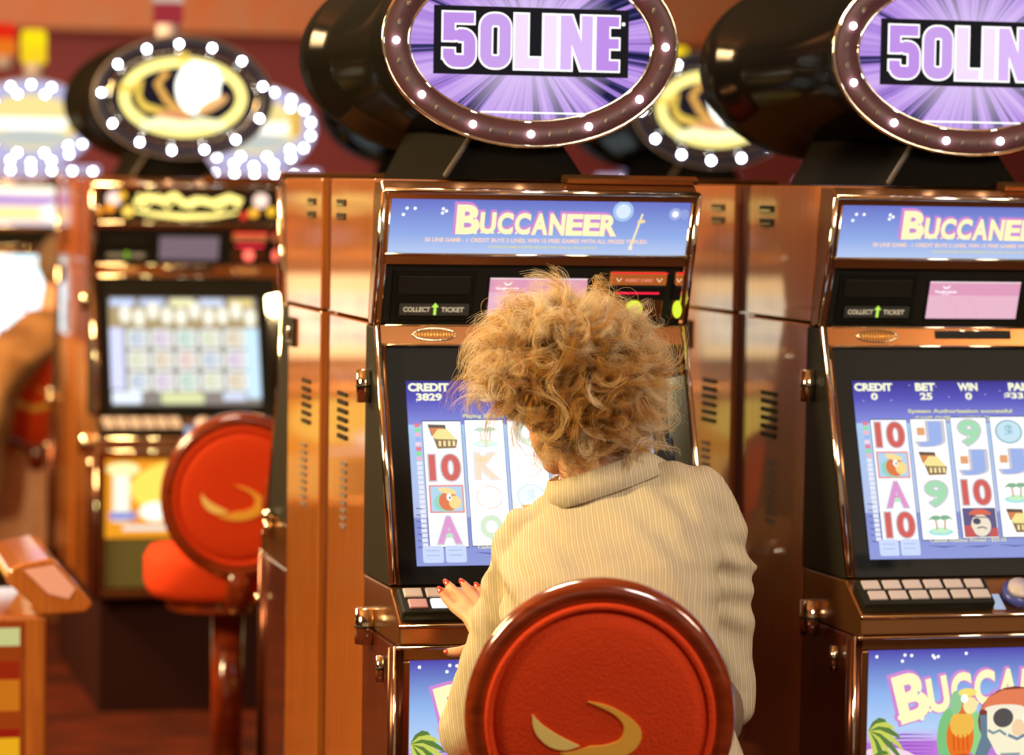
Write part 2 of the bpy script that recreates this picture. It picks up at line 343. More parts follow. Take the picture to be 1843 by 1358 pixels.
    if style == 'bucc':
        A.rect(.012, .012, WID-.012, mt_-.003, em_grad('marquee_sky', [(0, (190, 208, 244)), (.35, (150, 176, 236)), (1, (106, 112, 200))], 1.50, 1.605, 1.0))
        for a, b in ((.046, .034), (.061, .034), (.04, .046), (.113, .034), (.119, .038), (.112, .042)): star(A, a, b, .0032)
        for r_, c in ((.020, (170, 200, 245)), (.014, (225, 240, 255))): A.ell(.452, .034, r_, r_, em(c, 1))
        A.ell(.552, .038, .012, .012, em((165, 180, 230), 1)); A.ell(.552, .038, .006, .006, WHITE); A.ell(.57, .038, .008, .01, em((150, 165, 225), 1))
        hilt(A, [(.489, .038), (.482, .065), (.476, .088), (.472, .104)], 1)
        fancy(A, .288, .050, .050, .300)
        A.text('50 LINE GAME - 1 CREDIT BUYS 2 LINES, WIN 15 FREE GAMES WITH ALL PRIZES TRIPLED.', .289, .087, .0085, em((255, 214, 190), 1.05), .03, width=.42)
        A.text('AUSTRALIAN GAMES ACCEPTED. MALFUNCTION VOIDS ALL PAYS AND PLAYS', .30, .099, .0045, em((230, 225, 130), 1), .02, width=.205)
    elif style in ('gold', 'cream'):
        A.rect(.012, .012, WID-.012, mt_-.003, em((44, 30, 18), 1))
        g = em((255, 234, 130), 1.9); g2 = em((255, 160, 60), 1.1)
        for i, c in enumerate('PELICAN'): pass
        for i, (a, b, r_, c) in enumerate(((.065, .045, .024, (255, 220, 205)), (.055, .075, .016, (245, 150, 40)), (.09, .035, .014, (240, 180, 50)), (.11, .085, .018, (255, 210, 90)), (.02, .085, .014, (245, 150, 40)), (.52, .045, .024, (255, 220, 200)), (.50, .085, .016, (255, 180, 60)), (.555, .08, .015, (250, 190, 50)), (.47, .095, .012, (230, 60, 40)))):
            A.ell(a, b, r_, r_, em(c, 1.4))
        A.stroke([(.13, .06), (.17, .035), (.21, .05), (.25, .03), (.28, .06), (.32, .045), (.37, .055), (.42, .035), (.46, .05)], .022, g)
        A.stroke([(.14, .028), (.16, .075), (.20, .03), (.23, .075), (.26, .03), (.30, .07), (.345, .04), (.39, .075), (.43, .04), (.45, .07)], .012, g)
        A.stroke([(.13, .082), (.2, .094), (.28, .100), (.38, .096), (.45, .084)], [.008, .014, .018, .014, .006], g)
    else:
        A.rect(.004, .006, WID-.004, mt_-.003, em((250, 232, 240), 1.1)); A.rect(.004, .055, WID-.004, .085, em((190, 130, 220), 1)); A.rect(.03, .10, WID-.03, .15, em((255, 226, 150), 1.3)); A.ell(.30, .03, .18, .02, em((255, 250, 225), 1.4)); A.ell(.42, .12, .10, .045, em((255, 255, 240), 1.3))
    A.build('marquee_glass', root)
    # information panel
    A = Art((0, TA[0], TA[1]), d1); A.O += A.n*.002; t0 = mt_+.016
    A.rect(.012, t0, WID-.012, .2565, BLACK); A.build('info_panel', root)
    if style != 'far':
        u = MB(); bar(.03, .150, .186, .250, TA, TB, 0, .006, BLACKG, u); bar(.04, .163, .176, .198, TA, TB, 0, .008, BLACK, u); tp = u.build('ticket_printer', root, .001)
        A = Art((0, TA[0], TA[1]), d1); A.O += A.n*.009
        A.rect(.045, .215, .176, .238, pbr('printer_flap', (62, 64, 60), .3)); lt = pbr('printed_letters', (205, 200, 175), .5, emis=(205, 200, 175), es=.35)
        A.text('COLLECT', .078, .2265, .0088, lt, .03, width=.050); A.text('TICKET', .145, .2265, .0088, lt, .03, width=.042)
        if style == 'bucc': gg = em((190, 240, 90), 1.1)
        else: gg = em((150, 215, 40), 1.5)
        A.poly([(.112, .213), (.119, .222), (.1145, .222), (.1145, .237), (.1095, .237), (.1095, .222), (.105, .222)], gg); A.build('ticket_label', tp)
        u = MB(); bar(.208, .161, .402, .245, TA, TB, 0, .004, BLACKG, u); db = u.build('display_bezel', root)
        A = Art((0, TA[0], TA[1]), d1); A.O += A.n*.006
        if style == 'bucc':
            A.rect(.212, .165, .397, .240, em((238, 186, 206), 1)); A.rect(.212, .1655, .397, .193, em((228, 160, 190), 1)); A.rect(.2125, .165, .397, .1675, em((250, 226, 230), 1))
            for k, q in enumerate((.25, .29)): A.stroke([(q, .195), (q+.02, .218), (q+.026, .236)], .0012, em((240, 160, 220), 1))
            A.stroke([(.238, .173), (.243, .178), (.250, .177), (.253, .172)], [.001, .003, .003, .001], WHITE)
            A.text('Woodbrookclub', .245, .185, .005, WHITE, .03, width=.044); A.rect(.237, .1895, .254, .1905, WHITE)
        else: A.rect(.212, .165, .397, .240, em((128, 108, 116), 1))
        A.build('player_display', db)
        # card reader, two bezels
        for (a0, nm) in ((.440, 0), (.566, 1)):
            a1 = a0+.108 if nm == 0 else WID-.013
            u = MB(); bar(a0, .152, a1, .176, TA, TB, 0, .014, pbr('amber_housing', (176, 104, 44), .3, emis=(200, 110, 50), es=.25), u)
            bar(a0-.002, .178, a1+.001, .206, TA, TB, 0, .010, BLACKG, u); bar(a0, .206, a1, .246, TA, TB, 0, .005, BRONZE, u); bz = u.build('card_reader', root, .003)
            A = Art((0, TA[0], TA[1]), d1); A.O += A.n*.0135
            if nm == 0: A.text('INSERT CARD', (a0+a1)/2, .165, .006, em((255, 150, 130), 1), .02, width=.052)
            for q in ((a0+.015, a1-.015) if nm == 0 else (a0+.005,)): A.stroke([(q-.005, .161), (q, .168), (q+.005, .161)], .002, em((255, 225, 190), 1))
            A.rect(a0, .149, a1, .152, em((255, 40, 50), 1.1 if style == 'bucc' else 2.5)); A.O -= A.n*.003
            A.rect(a0+.012, .189, a1-.012 if nm == 0 else a1, .193, em((255, 40, 70), 1.2 if style == 'bucc' else 3)); A.build('reader_light', bz)
            u = MB(); cc = on(TA, TB, a0+.052 if nm == 0 else a1-.004, .224, .008); u.ball(cc, (.017, .010, .017) if nm == 0 else (.009, .01, .017), em((222, 240, 60) if style == 'bucc' else (255, 110, 90), 1.1 if style == 'bucc' else 2)); u.build('reader_button', bz)
    # speaker bar at the top of the screen door
    u = MB(); u.prism([MA, MZ, (.14, .905), (.14, 1.366)], 0, WID, BLACK); u.build('screen_door', root, .002)
    d2 = dvec(MA, MZ); u = MB(); bar(0, 0, WID, .036, MA, MZ, 0, .010, BRONZE, u); u.tube([on(MA, MZ, 0, .037, .008), on(MA, MZ, WID, .037, .008)], .0028, CHROME); u.tube([on(MA, MZ, .02, .0, .010), on(MA, MZ, WID, .0, .010)], .002, CHROME)
    u.build('speaker_bar', root)
    for a in (.110, WID-.110):
        u = MB(); pts = [on(MA, MZ, a+.040*math.cos(t*math.pi/12), .0175+.0115*math.sin(t*math.pi/12), .011) for t in range(24)]
        u.tube(pts, .0018, CHROME, closed=True, n=6)
        for k in range(13): q = -.034+k*.0057; h_ = .0105*math.sqrt(max(0, 1-(q/.040)**2)); u.tube([on(MA, MZ, a+q, .0175-h_, .0108), on(MA, MZ, a+q, .0175+h_, .0108)], .0012, pbr('brass', (226, 180, 90), .3, .8), n=5)
        u.build('speaker', root)
    u = MB(); bar(.228, .008, .382, .022, MA, MZ, 0, .012, BLACKG, u); u.tube([on(MA, MZ, .228, .007, .012), on(MA, MZ, .382, .007, .012)], .0016, CHROME); u.build('bill_slot', root)
    for s0 in (0, WID):
        q = 1 if s0 == 0 else -1
        u = MB(); u.tube([on(MA, MZ, s0+.004*q, .002, .012), on(MA, MZ, s0+.004*q, .484, .012)], .0062, CHROME); u.tube([on(MA, MZ, s0+.015*q, .038, .006), on(MA, MZ, s0+.015*q, .484, .006)], .0045, BRONZE)
        u.build('chrome_rail', root)
    # side glass strip (mirror-lit edge) and lcd
    A = Art((0, MA[0], MA[1]), d2); A.O += A.n*.001
    sw, st, sb = (.052, .104, .450) if style != 'far' else (.03, .03, .47); sr = .512 if style != 'far' else .563
    A.rect(.02, .04, WID-.02, .483, BLACKG); A.build('bezel', root)
    u = MB(); q = [on(MA, MZ, .545, .10, .002), on(MA, MZ, .576, .10, .030), on(MA, MZ, .576, .46, .030), on(MA, MZ, .545, .46, .002)]; q2 = [on(MA, MZ, .577, .10, .002), on(MA, MZ, .577, .46, .002)]
    u.add(q+q2, [(0, 1, 2, 3), (0, 4, 1), (3, 2, 5), (1, 4, 5, 2), (0, 3, 5, 4)], pbr('side_mirror', (150, 160, 165), .04, 1.0)); u.build('side_mirror', root)
    A = Art((0, MA[0], MA[1]), d2); A.O += A.n*.003
    if style == 'bucc':
        A.rect(sw, st, sr, sb, em_grad('lcd_night', [(0, (150, 160, 222)), (.25, (140, 150, 215)), (.26, (190, 200, 240)), (.7, (175, 205, 245)), (.76, (180, 215, 250)), (.765, (142, 148, 226)), (.9, (96, 92, 190)), (1, (70, 62, 150))], .946, 1.267, 1.0))
        t1 = em((250, 250, 215), 1.1)
        xs = {'CREDIT': .094, 'BET': .198, 'WIN': .284, 'PAID': .392}
        for k_, a in xs.items():
            if k_ in heads: A.text(k_, a, .1165, .0140, t1, .05, width={'CREDIT': .074, 'BET': .038, 'WIN': .038, 'PAID': .048}[k_]); A.text(heads[k_], a, .1350, .0125, t1, .04, width=len(heads[k_])*.0115)
        for i, (tx_, a, b, w_) in enumerate(msg): A.text(tx_, a, b, .009, em((232, 232, 160), 1), .03, width=w_)
        for k in range(14): star(A, .07+.03*k+.008*math.sin(k*5), .128+.016*math.cos(k*3.3), .0009)
        for k in range(7): A.stroke([(.055, .345+k*.012), (.068, .347+k*.012)], .0016, em((80, 84, 150), 1))
        for k in range(26):
            b = .187+k*.0090; c = [(240, 130, 150), (150, 230, 160), (250, 190, 200), (160, 190, 250), (250, 220, 230)][k % 5] if k < 8 else (238, 240, 250)
            A.rect(.061+.0006*(k % 2), b, .0715, b+.007, em(c, 1))
        for i in range(5):
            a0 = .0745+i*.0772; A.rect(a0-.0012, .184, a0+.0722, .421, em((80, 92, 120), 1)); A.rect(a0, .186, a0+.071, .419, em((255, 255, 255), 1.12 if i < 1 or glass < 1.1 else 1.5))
            for j in range(4): glyph_sym(A, reels[i][j], a0+.0355, .215+j*.0583, .066, .056, (.18 if glass < 1.1 else (.22, .58, .68, .62, .5)[i]))  # overexposure put into the symbols, palest on the played machine's later reels
        for a in (.040+.014, .0955): A.rect(a, .424, a+.038, .455, em((205, 218, 250), 1.05), r=.004); A.rect(a+.006, .432, a+.03, .4335, em((170, 185, 230), 1)); A.rect(a+.006, .441, a+.03, .4425, em((170, 185, 230), 1))
        A.text('Cashed Voucher Printed - $33.35', .23, .428, .007, em((235, 235, 180), 1), .02, width=.15)
        for k in range(5): A.stroke([(.15+k*.07, .437+.003*(k % 2)), (.18+k*.07, .440), (.205+k*.07, .438)], [.0005, .0025, .0005], em((90, 90, 170), 1))
    elif style == 'cream':
        A.rect(sw, st, sr, sb, em((255, 214, 150), 2.6))  # brightened screen, meant to reflect in the wooden side panels
        for i in range(5): A.rect(sw+.02+i*.086, st+.08, sw+.10+i*.086, sb-.05, em((255, 240, 205), 2.8)); [glyph_sym(A, ('A', 'K', 'Q', 'J', '9')[(i+j) % 5], sw+.06+i*.086, st+.115+j*.075, .06, .06, .3) for j in range(3)]
    elif style == 'gold':
        A.rect(sw, st, sr, sb, em((150, 140, 132), 1)); 
        for k, c in enumerate(((205, 220, 255), (196, 210, 240), (250, 245, 190), (215, 225, 250), (240, 215, 140))): A.rect(sw+.005+k*.092, st+.004, sw+.08+k*.092, st+.028, em(c, 1.1), r=.006)
        A.rect(sw, st+.03, sr, st+.10, em((186, 164, 120), 1))
        for k in range(10): A.ell(sw+.05+k*.043, st+.055+.012*math.sin(k*2.2), .018, .028, em((255, 252, 232), 1.15))
        A.rect(sw, st+.10, sw+.042, sb-.05, em((220, 222, 255), 1.15)); A.rect(sr-.042, st+.10, sr, sb-.02, em((205, 235, 255), 1.15))
        pal = ((178, 195, 225), (215, 185, 220), (175, 215, 195), (222, 225, 180), (225, 195, 150), (235, 190, 180))
        for j in range(3):
            for i in range(5):
                a = sw+.085+i*.075; b = st+.135+j*.070; A.rect(a-.034, b-.031, a+.034, b+.031, em((238, 240, 232), 1.1), r=.012)
                A.ell(a, b, .022, .023, em(pal[(i+j*3) % 6], 1)); A.ell(a+.004, b, .008, .014, em((250, 250, 245), 1))
        A.rect(sw, sb-.04, sw+.09, sb, em((230, 240, 255), 1.2), r=.008); A.rect(sw+.15, sb-.035, sw+.28, sb, em((225, 230, 170), 1.1), r=.006); A.rect(sw+.34, sb-.035, sr-.05, sb-.01, em((220, 230, 255), 1.1), r=.006)
    else:
        A.rect(sw, st, sr, sb, em((206, 238, 246), 2.2)); A.rect(sw, st+.03, sr, st+.06, em((250, 245, 225), 1.4))
        for j in range(3):
            for i in range(6): A.ell(sw+.05+i*.088, st+.12+j*.10, .034, .036, em((255, 255, 255), 2.4)); A.ell(sw+.05+i*.088, st+.12+j*.10, .014, .018, em(((150, 190, 235), (225, 160, 160), (170, 220, 200))[(i+j) % 3], 1))
    A.build('screen', root)
    # button deck
    u = MB(); u.prism([(-.096, .908), (-.186, .852), (-.19, .816), (-.15, .812), (.13, .812), (.13, .904)], 0, WID, BRONZE); u.build('button_deck', root, .004)
    KA, KB = (-.096, .908), (-.186, .852)
    if style != 'far':
        u = MB(); bar(.006, .028, .262, .098, KA, KB, 0, .022, BLACK, u); tray = u.build('button_tray', root, .004)
        for i in range(6):
            for j in range(2):
                u = MB(); a0 = .016+i*.0405+.004*j; bar(a0, .033+j*.030, a0+.0335, .057+j*.030, KA, KB, 0, .0255, KNOB if not (glass > 1.1 and j == 1 and i in (0, 1)) else (pbr('pink_button_cap', (214, 170, 180), .3) if i == 0 else pbr('lit_button_cap', (240, 240, 250), .3, emis=(240, 245, 255), es=1.0)), u); u.build('button', tray, .002)
        u = MB(); c = on(KA, KB, .325, .062, 0); dd = Vector(dvec(KA, KB)).normalized(); nn = dd.cross(Vector((1, 0, 0)))
        u.tube([c, c+nn*.018], .034, pbr('blue_collar', (70, 80, 160), .3), n=24); u.tube([c+nn*.018, c+nn*.028], .026, KNOB, n=24); u.build('play_button', root)
        A = Art((0, KA[0], KA[1]), dvec(KA, KB)); A.rect(.265, .05, .288, .095, em((190, 205, 235), .8)); A.build('bet_card', root)
    u = MB(); u.tube([(0, -.188, .850), (WID, -.188, .850)], .0045, CHROME); u.tube([(-.004, -.186, .812), (WID+.004, -.186, .812)], .0035, CHROME); u.build('chrome_rail', root)
    # belly door
    u = MB(); u.prism([(-.15, .810), (-.15, .36), (.139, .36), (.139, .810)], 0, WID, WOOD_DK); u.build('belly_door', root, .004)
    for s0 in (.0, WID):
        q = 1 if s0 == 0 else -1
        u = MB(); u.tube([(s0+.004*q, -.150, .808), (s0+.004*q, -.150, .36)], .016, pbr('dark_bronze', (96, 50, 30), .25, .7), n=16); u.tube([(s0-.002*q, -.166, .812), (s0-.002*q, -.166, .36)], .003, CHROME); u.build('corner_post', root)
    u = MB(); F = .026
    u.box(F-.014, WID-F+.014, -.164, -.150, .785, .808, BRONZE); u.box(F-.014, F, -.164, -.150, .38, .785, BRONZE); u.box(WID-F, WID-F+.014, -.164, -.150, .38, .785, BRONZE); u.box(F-.014, WID-F+.014, -.164, -.150, .366, .384, BRONZE)
    u.build('belly_frame', root, .003)
    A = Art((0, -.152, .815), (0, 0, -1))
    if style == 'bucc':
        A.rect(F, .030, WID-F, .432, em_grad('belly_sky', [(0, (240, 200, 235)), (.30, (214, 140, 226)), (.55, (190, 120, 220)), (.56, (208, 180, 240)), (.62, (186, 214, 250)), (.78, (150, 186, 242)), (1, (84, 72, 176))], .40, .785, 1.0))
        for a, b in ((.045, .043), (.10, .041), (.113, .042), (.095, .052), (.155, .043), (.165, .045), (.158, .047), (.22, .04)): star(A, a, b, .0032)
        for k in range(9): A.stroke([(F, .190+k*.007), (.10+.02*math.sin(k*3), .188+k*.007), (.16, .190+k*.007)], [.0005, .0028, .0005], em((150, 80, 200), 1))
        A.ell(.06, .27, .09, .06, em((250, 220, 235), 1))
        for (cx_, cy_, n_) in ((.03, .20, 8), (.035, .26, 9)):                                # palm fronds
            for k in range(n_):
                t = math.radians(-60+k*18); L = .07
                pts = [(F+max(0, (cx_-F)+L*q*math.cos(t)), cy_+L*q*math.sin(t)+.045*q*q-.02) for q in (0, .3, .6, .85, 1)]
                A.stroke(pts, [.003, .009, .010, .007, .001], em((206, 214, 96) if k % 2 else (96, 130, 60), 1))
        for k in range(12):                                                                    # grass hill
            t = math.radians(190+k*12); A.stroke([(.15, .30), (.15+.045*math.cos(t), .30+.07*math.sin(t))], [.014, .002], em((88, 66, 84) if k % 2 else (190, 150, 180), 1))
        fancy(A, .288, .090, .080, .42, bend=.75)
        # parrot on a hat brim
        A.ell(.175, .183, .020, .048, em((130, 200, 130), 1), rot=.1); A.ell(.228, .183, .018, .045, em((150, 215, 140), 1), rot=-.15); A.ell(.200, .190, .027, .045, em((236, 120, 40), 1)); A.ell(.203, .166, .024, .026, em((245, 190, 80), 1))
        A.ell(.203, .126, .024, .022, em((222, 120, 60), 1)); A.ell(.190, .126, .012, .022, em((150, 205, 150), 1)); A.ell(.212, .108, .018, .008, em((250, 230, 120), 1)); A.ell(.218, .132, .014, .016, em((252, 236, 170), 1)); A.ell(.206, .119, .007, .008, WHITE)
        for k in range(4): A.stroke([(.186+k*.009, .185), (.188+k*.009, .215)], .002, em((220, 70, 20), 1))
        A.ell(.205, .260, .035, .04, em((220, 90, 40), 1))
        # bandana sailor
        A.ell(.305, .16, .072, .062, em((128, 66, 50), 1)); A.poly([(.236, .15), (.262, .15), (.262, .205), (.245, .245), (.228, .225), (.240, .19)], em((110, 130, 150), 1)); A.poly([(.345, .15), (.372, .15), (.372, .20), (.384, .235), (.360, .250), (.346, .21)], em((110, 130, 150), 1))
        A.poly([(.250, .140), (.356, .140), (.358, .185), (.345, .215), (.318, .240), (.296, .244), (.270, .222), (.252, .190)], em((252, 244, 210), 1)); A.poly([(.278, .222), (.318, .222), (.304, .262), (.290, .262)], em((150, 160, 170), 1)); A.poly([(.238, .14), (.25, .118), (.28, .104), (.33, .102), (.37, .12), (.38, .145), (.32, .137), (.27, .137)], em((232, 130, 90), 1)); A.ell(.285, .139, .040, .008, em((250, 240, 215), 1))
        A.ell(.282, .156, .020, .018, em((90, 84, 84), 1)); A.ell(.330, .158, .010, .012, em((255, 255, 255), 1)); A.ell(.331, .158, .004, .005, em((40, 40, 60), 1)); A.ell(.312, .175, .013, .016, em((250, 214, 170), 1))
        A.stroke([(.252, .178), (.262, .184), (.275, .179), (.288, .188)], .005, em((130, 150, 160), 1)); A.stroke([(.292, .188), (.31, .196), (.33, .186)], .006, em((120, 140, 160), 1)); A.ell(.30, .30, .10, .06, em((190, 60, 50), 1))
    else:
        A.rect(F, .030, WID-F, .27, em((232, 150, 34), 1.2)); A.ell(.30, .12, .20, .09, em((255, 214, 90), 1.3)); A.rect(.05, .05, .10, .22, em((250, 248, 225), 1.2)); A.rect(.04, .19, .12, .215, em((150, 150, 220), 1)); A.ell(.18, .19, .05, .03, em((255, 250, 230), 1.4)); A.ell(.08, .06, .05, .02, em((255, 240, 170), 1.3))
        A.rect(.08, .232, .36, .246, em((240, 240, 230), 1.1)); A.rect(.28, .255, WID-F, .42, pbr('cream_panel', (226, 210, 140), .5)); A.rect(F, .275, .28, .42, pbr('olive_panel', (110, 110, 66), .4))
    A.build('belly_glass', root)
    # hinges on the left, lock plate on the right
    for (y0, z0, z1, hr) in ((.10, 1.225, 1.285, .020), (.055, .785, .850, .028), (-.075, .735, .782, .010)):
        u = MB(); u.tube([(-.010, y0, z0), (-.010, y0, z1)], hr*.75, CHROME, n=14); u.tube([(-.010, y0, (z0+z1)/2-.002), (-.010, y0, (z0+z1)/2+.002)], hr*.8, BLACK, n=14); u.box(-.006, 0, y0, y0+hr*1.6, z0+.004, z1-.004, CHROME); u.build('hinge', root)
    u = MB(); u.box(WID, WID+.006, .135, .225, 1.285, 1.345, BLACK); u.tube([(WID+.006, .18, 1.315), (WID+.012, .18, 1.315)], .012, CHROME, n=14); u.box(WID+.006, WID+.008, .15, .21, 1.292, 1.298, GREY); u.build('lock_plate', root, .001)
    u = MB(); u.tube([(WID+.012, -.03, .86), (WID+.012, -.03, .90)], .010, CHROME); u.ball((WID+.012, -.03, .908), .014, CHROME); u.build('latch', root)
    u = MB(); u.tube([(WID+.010, -.15, .70), (WID+.010, -.15, .72)], .010, CHROME); u.build('latch', root)
    return root
XA, XB, YA = 1.136, 1.997, 5.5
rA = [['chest', '10', 'bird', 'A'], ['isle', 'K', 'ring', 'Q'], ['Q', 'ring', 'coin', '9'], ['10', 'J', 'K', 'A'], ['9', 'isle', 'J', 'Q']]
rB = [['10', 'bird', 'A', '10'], ['J', 'chest', '9', 'isle'], ['9', 'J', '10', 'pirate'], ['coin', 'J', 'isle', 'chest'], ['Q', 'K', 'A', 'J']]
GM = 'slot machines in the front bank'; GR = 'slot machines backing onto the front bank'; GC = 'slot machines in the bank behind'; GD = 'slot machines in the farthest bank'
slot_machine('wood-sided pirate slot machine the curly-haired person is playing, credit 3829 on screen', XA, YA, 0, 'bucc', GM, rA, {'CREDIT': '3829', 'BET': '25', 'WIN': '0', 'PAID': '$0.00'}, [('Playing 50 lines x 1 credit per line', .24, .1725, .17)], 1.2)
slot_machine('unattended wood-sided pirate slot machine at right, credit 0 on its screen', XB, YA, 0, 'bucc', GM, rB, {'CREDIT': '0', 'BET': '25', 'WIN': '0', 'PAID': '$33.35'}, [('System Authorization successful', .263, .1655, .21), ('GAME OVER    INSERT CREDIT', .262, .1795, .184)], 1.0)
ga = slot_machine('wooden slot machine back to back with the one the curly-haired person plays', XA+WID, YA+1.1, math.pi, 'gold', GR)
copy_tree(ga, (XB+WID, YA+1.1, 0), math.pi, 'wooden slot machine back to back with the unattended one at right')
XC, YC = 1.068, 9.55
gc = slot_machine('blurred slot machine with gold-lettered marquee behind the empty red chair', XC, YC, 0, 'gold', GC)
copy_tree(gc, (XC+WID, YC+1.1, 0), math.pi, 'orange-sided slot machine backing the blurred gold-lettered one')
copy_tree(gc, (XC+.86, YC, 0), 0, 'blurred slot machine hidden right behind the played machine')
copy_tree(gc, (XC+1.72, YC, 0), 0, 'blurred slot machine hidden behind the gap between the two front machines')
YD = 12.2; XD = 0.84
gd = slot_machine('far blurred slot machine with glaring pale blue screen at left edge', XD, YD, 0, 'far', GD)
gx = slot_machine('unseen far slot machine with cream screen, next left of the glaring pale blue one', XD-1.19, YD, 0, 'cream', GD)  # out of view, placed for its reflection in the wooden side panels
copy_tree(gx, (XD-2.1, YD, 0), 0, 'unseen far slot machine with cream screen at the left end of the farthest bank')
copy_tree(gd, (XD+.88, YD, 0), 0, 'far slot machine directly behind the gold-lettered one')
copy_tree(gd, (XD+1.76, YD, 0), 0, 'far slot machine behind the left purple sign')
copy_tree(gd, (XD+2.64, YD, 0), 0, 'far slot machine behind the gap between the purple signs')
copy_tree(gd, (XD+3.52, YD, 0), 0, 'far slot machine behind the right purple sign')
# ---------------------------------------------------------------- oval signs
def burst():
    if 'burst' in MC: return MC['burst']
    m = bpy.data.materials.new('burst'); m.use_nodes = True; nt = m.node_tree; N = nt.nodes; L = nt.links; N.remove(N['Principled BSDF'])
    e = N.new('ShaderNodeEmission'); tc = N.new('ShaderNodeTexCoord'); sp = N.new('ShaderNodeSeparateXYZ'); L.new(tc.outputs['Object'], sp.inputs[0])
    zc = N.new('ShaderNodeMath'); zc.operation = 'SUBTRACT'; zc.inputs[1].default_value = .249; L.new(sp.outputs[2], zc.inputs[0])
    at = N.new('ShaderNodeMath'); at.operation = 'ARCTAN2'; L.new(zc.outputs[0], at.inputs[0]); L.new(sp.outputs[0], at.inputs[1])
    cb = N.new('ShaderNodeCombineXYZ'); L.new(sp.outputs[0], cb.inputs[0]); L.new(zc.outputs[0], cb.inputs[1])
    ln = N.new('ShaderNodeVectorMath'); ln.operation = 'LENGTH'; L.new(cb.outputs[0], ln.inputs[0])
    nm = N.new('ShaderNodeVectorMath'); nm.operation = 'NORMALIZE'; L.new(cb.outputs[0], nm.inputs[0])
    n1 = N.new('ShaderNodeTexNoise'); n1.inputs['Scale'].default_value = 5.0; n1.inputs['Detail'].default_value = 4.5; n1.inputs['Roughness'].default_value = .75; L.new(nm.outputs[0], n1.inputs['Vector'])
    cr = N.new('ShaderNodeValToRGB'); E_ = cr.color_ramp.elements; E_[0].position = .40; E_[0].color = lin((30, 30, 66)); E_[1].position = .72; E_[1].color = lin((232, 198, 246))
    for p_, c in ((.45, (70, 66, 124)), (.468, (164, 124, 216)), (.55, (200, 162, 240))): q = E_.new(p_); q.color = lin(c)
    L.new(n1.outputs[0], cr.inputs[0])
    mr = N.new('ShaderNodeMapRange'); mr.inputs[1].default_value = .03; mr.inputs[2].default_value = .17; mr.inputs[3].default_value = .85; mr.inputs[4].default_value = 0; L.new(ln.outputs['Value'], mr.inputs[0])
    mx = N.new('ShaderNodeMix'); mx.data_type = 'RGBA'; L.new(mr.outputs[0], mx.inputs[0]); L.new(cr.outputs[0], mx.inputs[6]); mx.inputs[7].default_value = lin((236, 214, 255))
    L.new(mx.outputs[2], e.inputs[0]); e.inputs[1].default_value = 1.0; L.new(e.outputs[0], N['Material Output'].inputs[0]); MC['burst'] = m; return m
SHELL = pbr('sign_shell', (13, 12, 9), .30, 0, 0, .13)
nt = SHELL.node_tree; gl = nt.nodes.new('ShaderNodeBsdfGlossy'); df = nt.nodes.new('ShaderNodeBsdfDiffuse'); mx = nt.nodes.new('ShaderNodeMixShader'); mx.inputs[0].default_value = .028
df.inputs[0].default_value = lin((22, 21, 17)); gl.inputs['Roughness'].default_value = .12; gl.inputs[0].default_value = (1, 1, 1, 1)
nt.links.new(df.outputs[0], mx.inputs[1]); nt.links.new(gl.outputs[0], mx.inputs[2]); nt.links.new(mx.outputs[0], nt.nodes['Material Output'].inputs[0])
bulb_mesh = {}
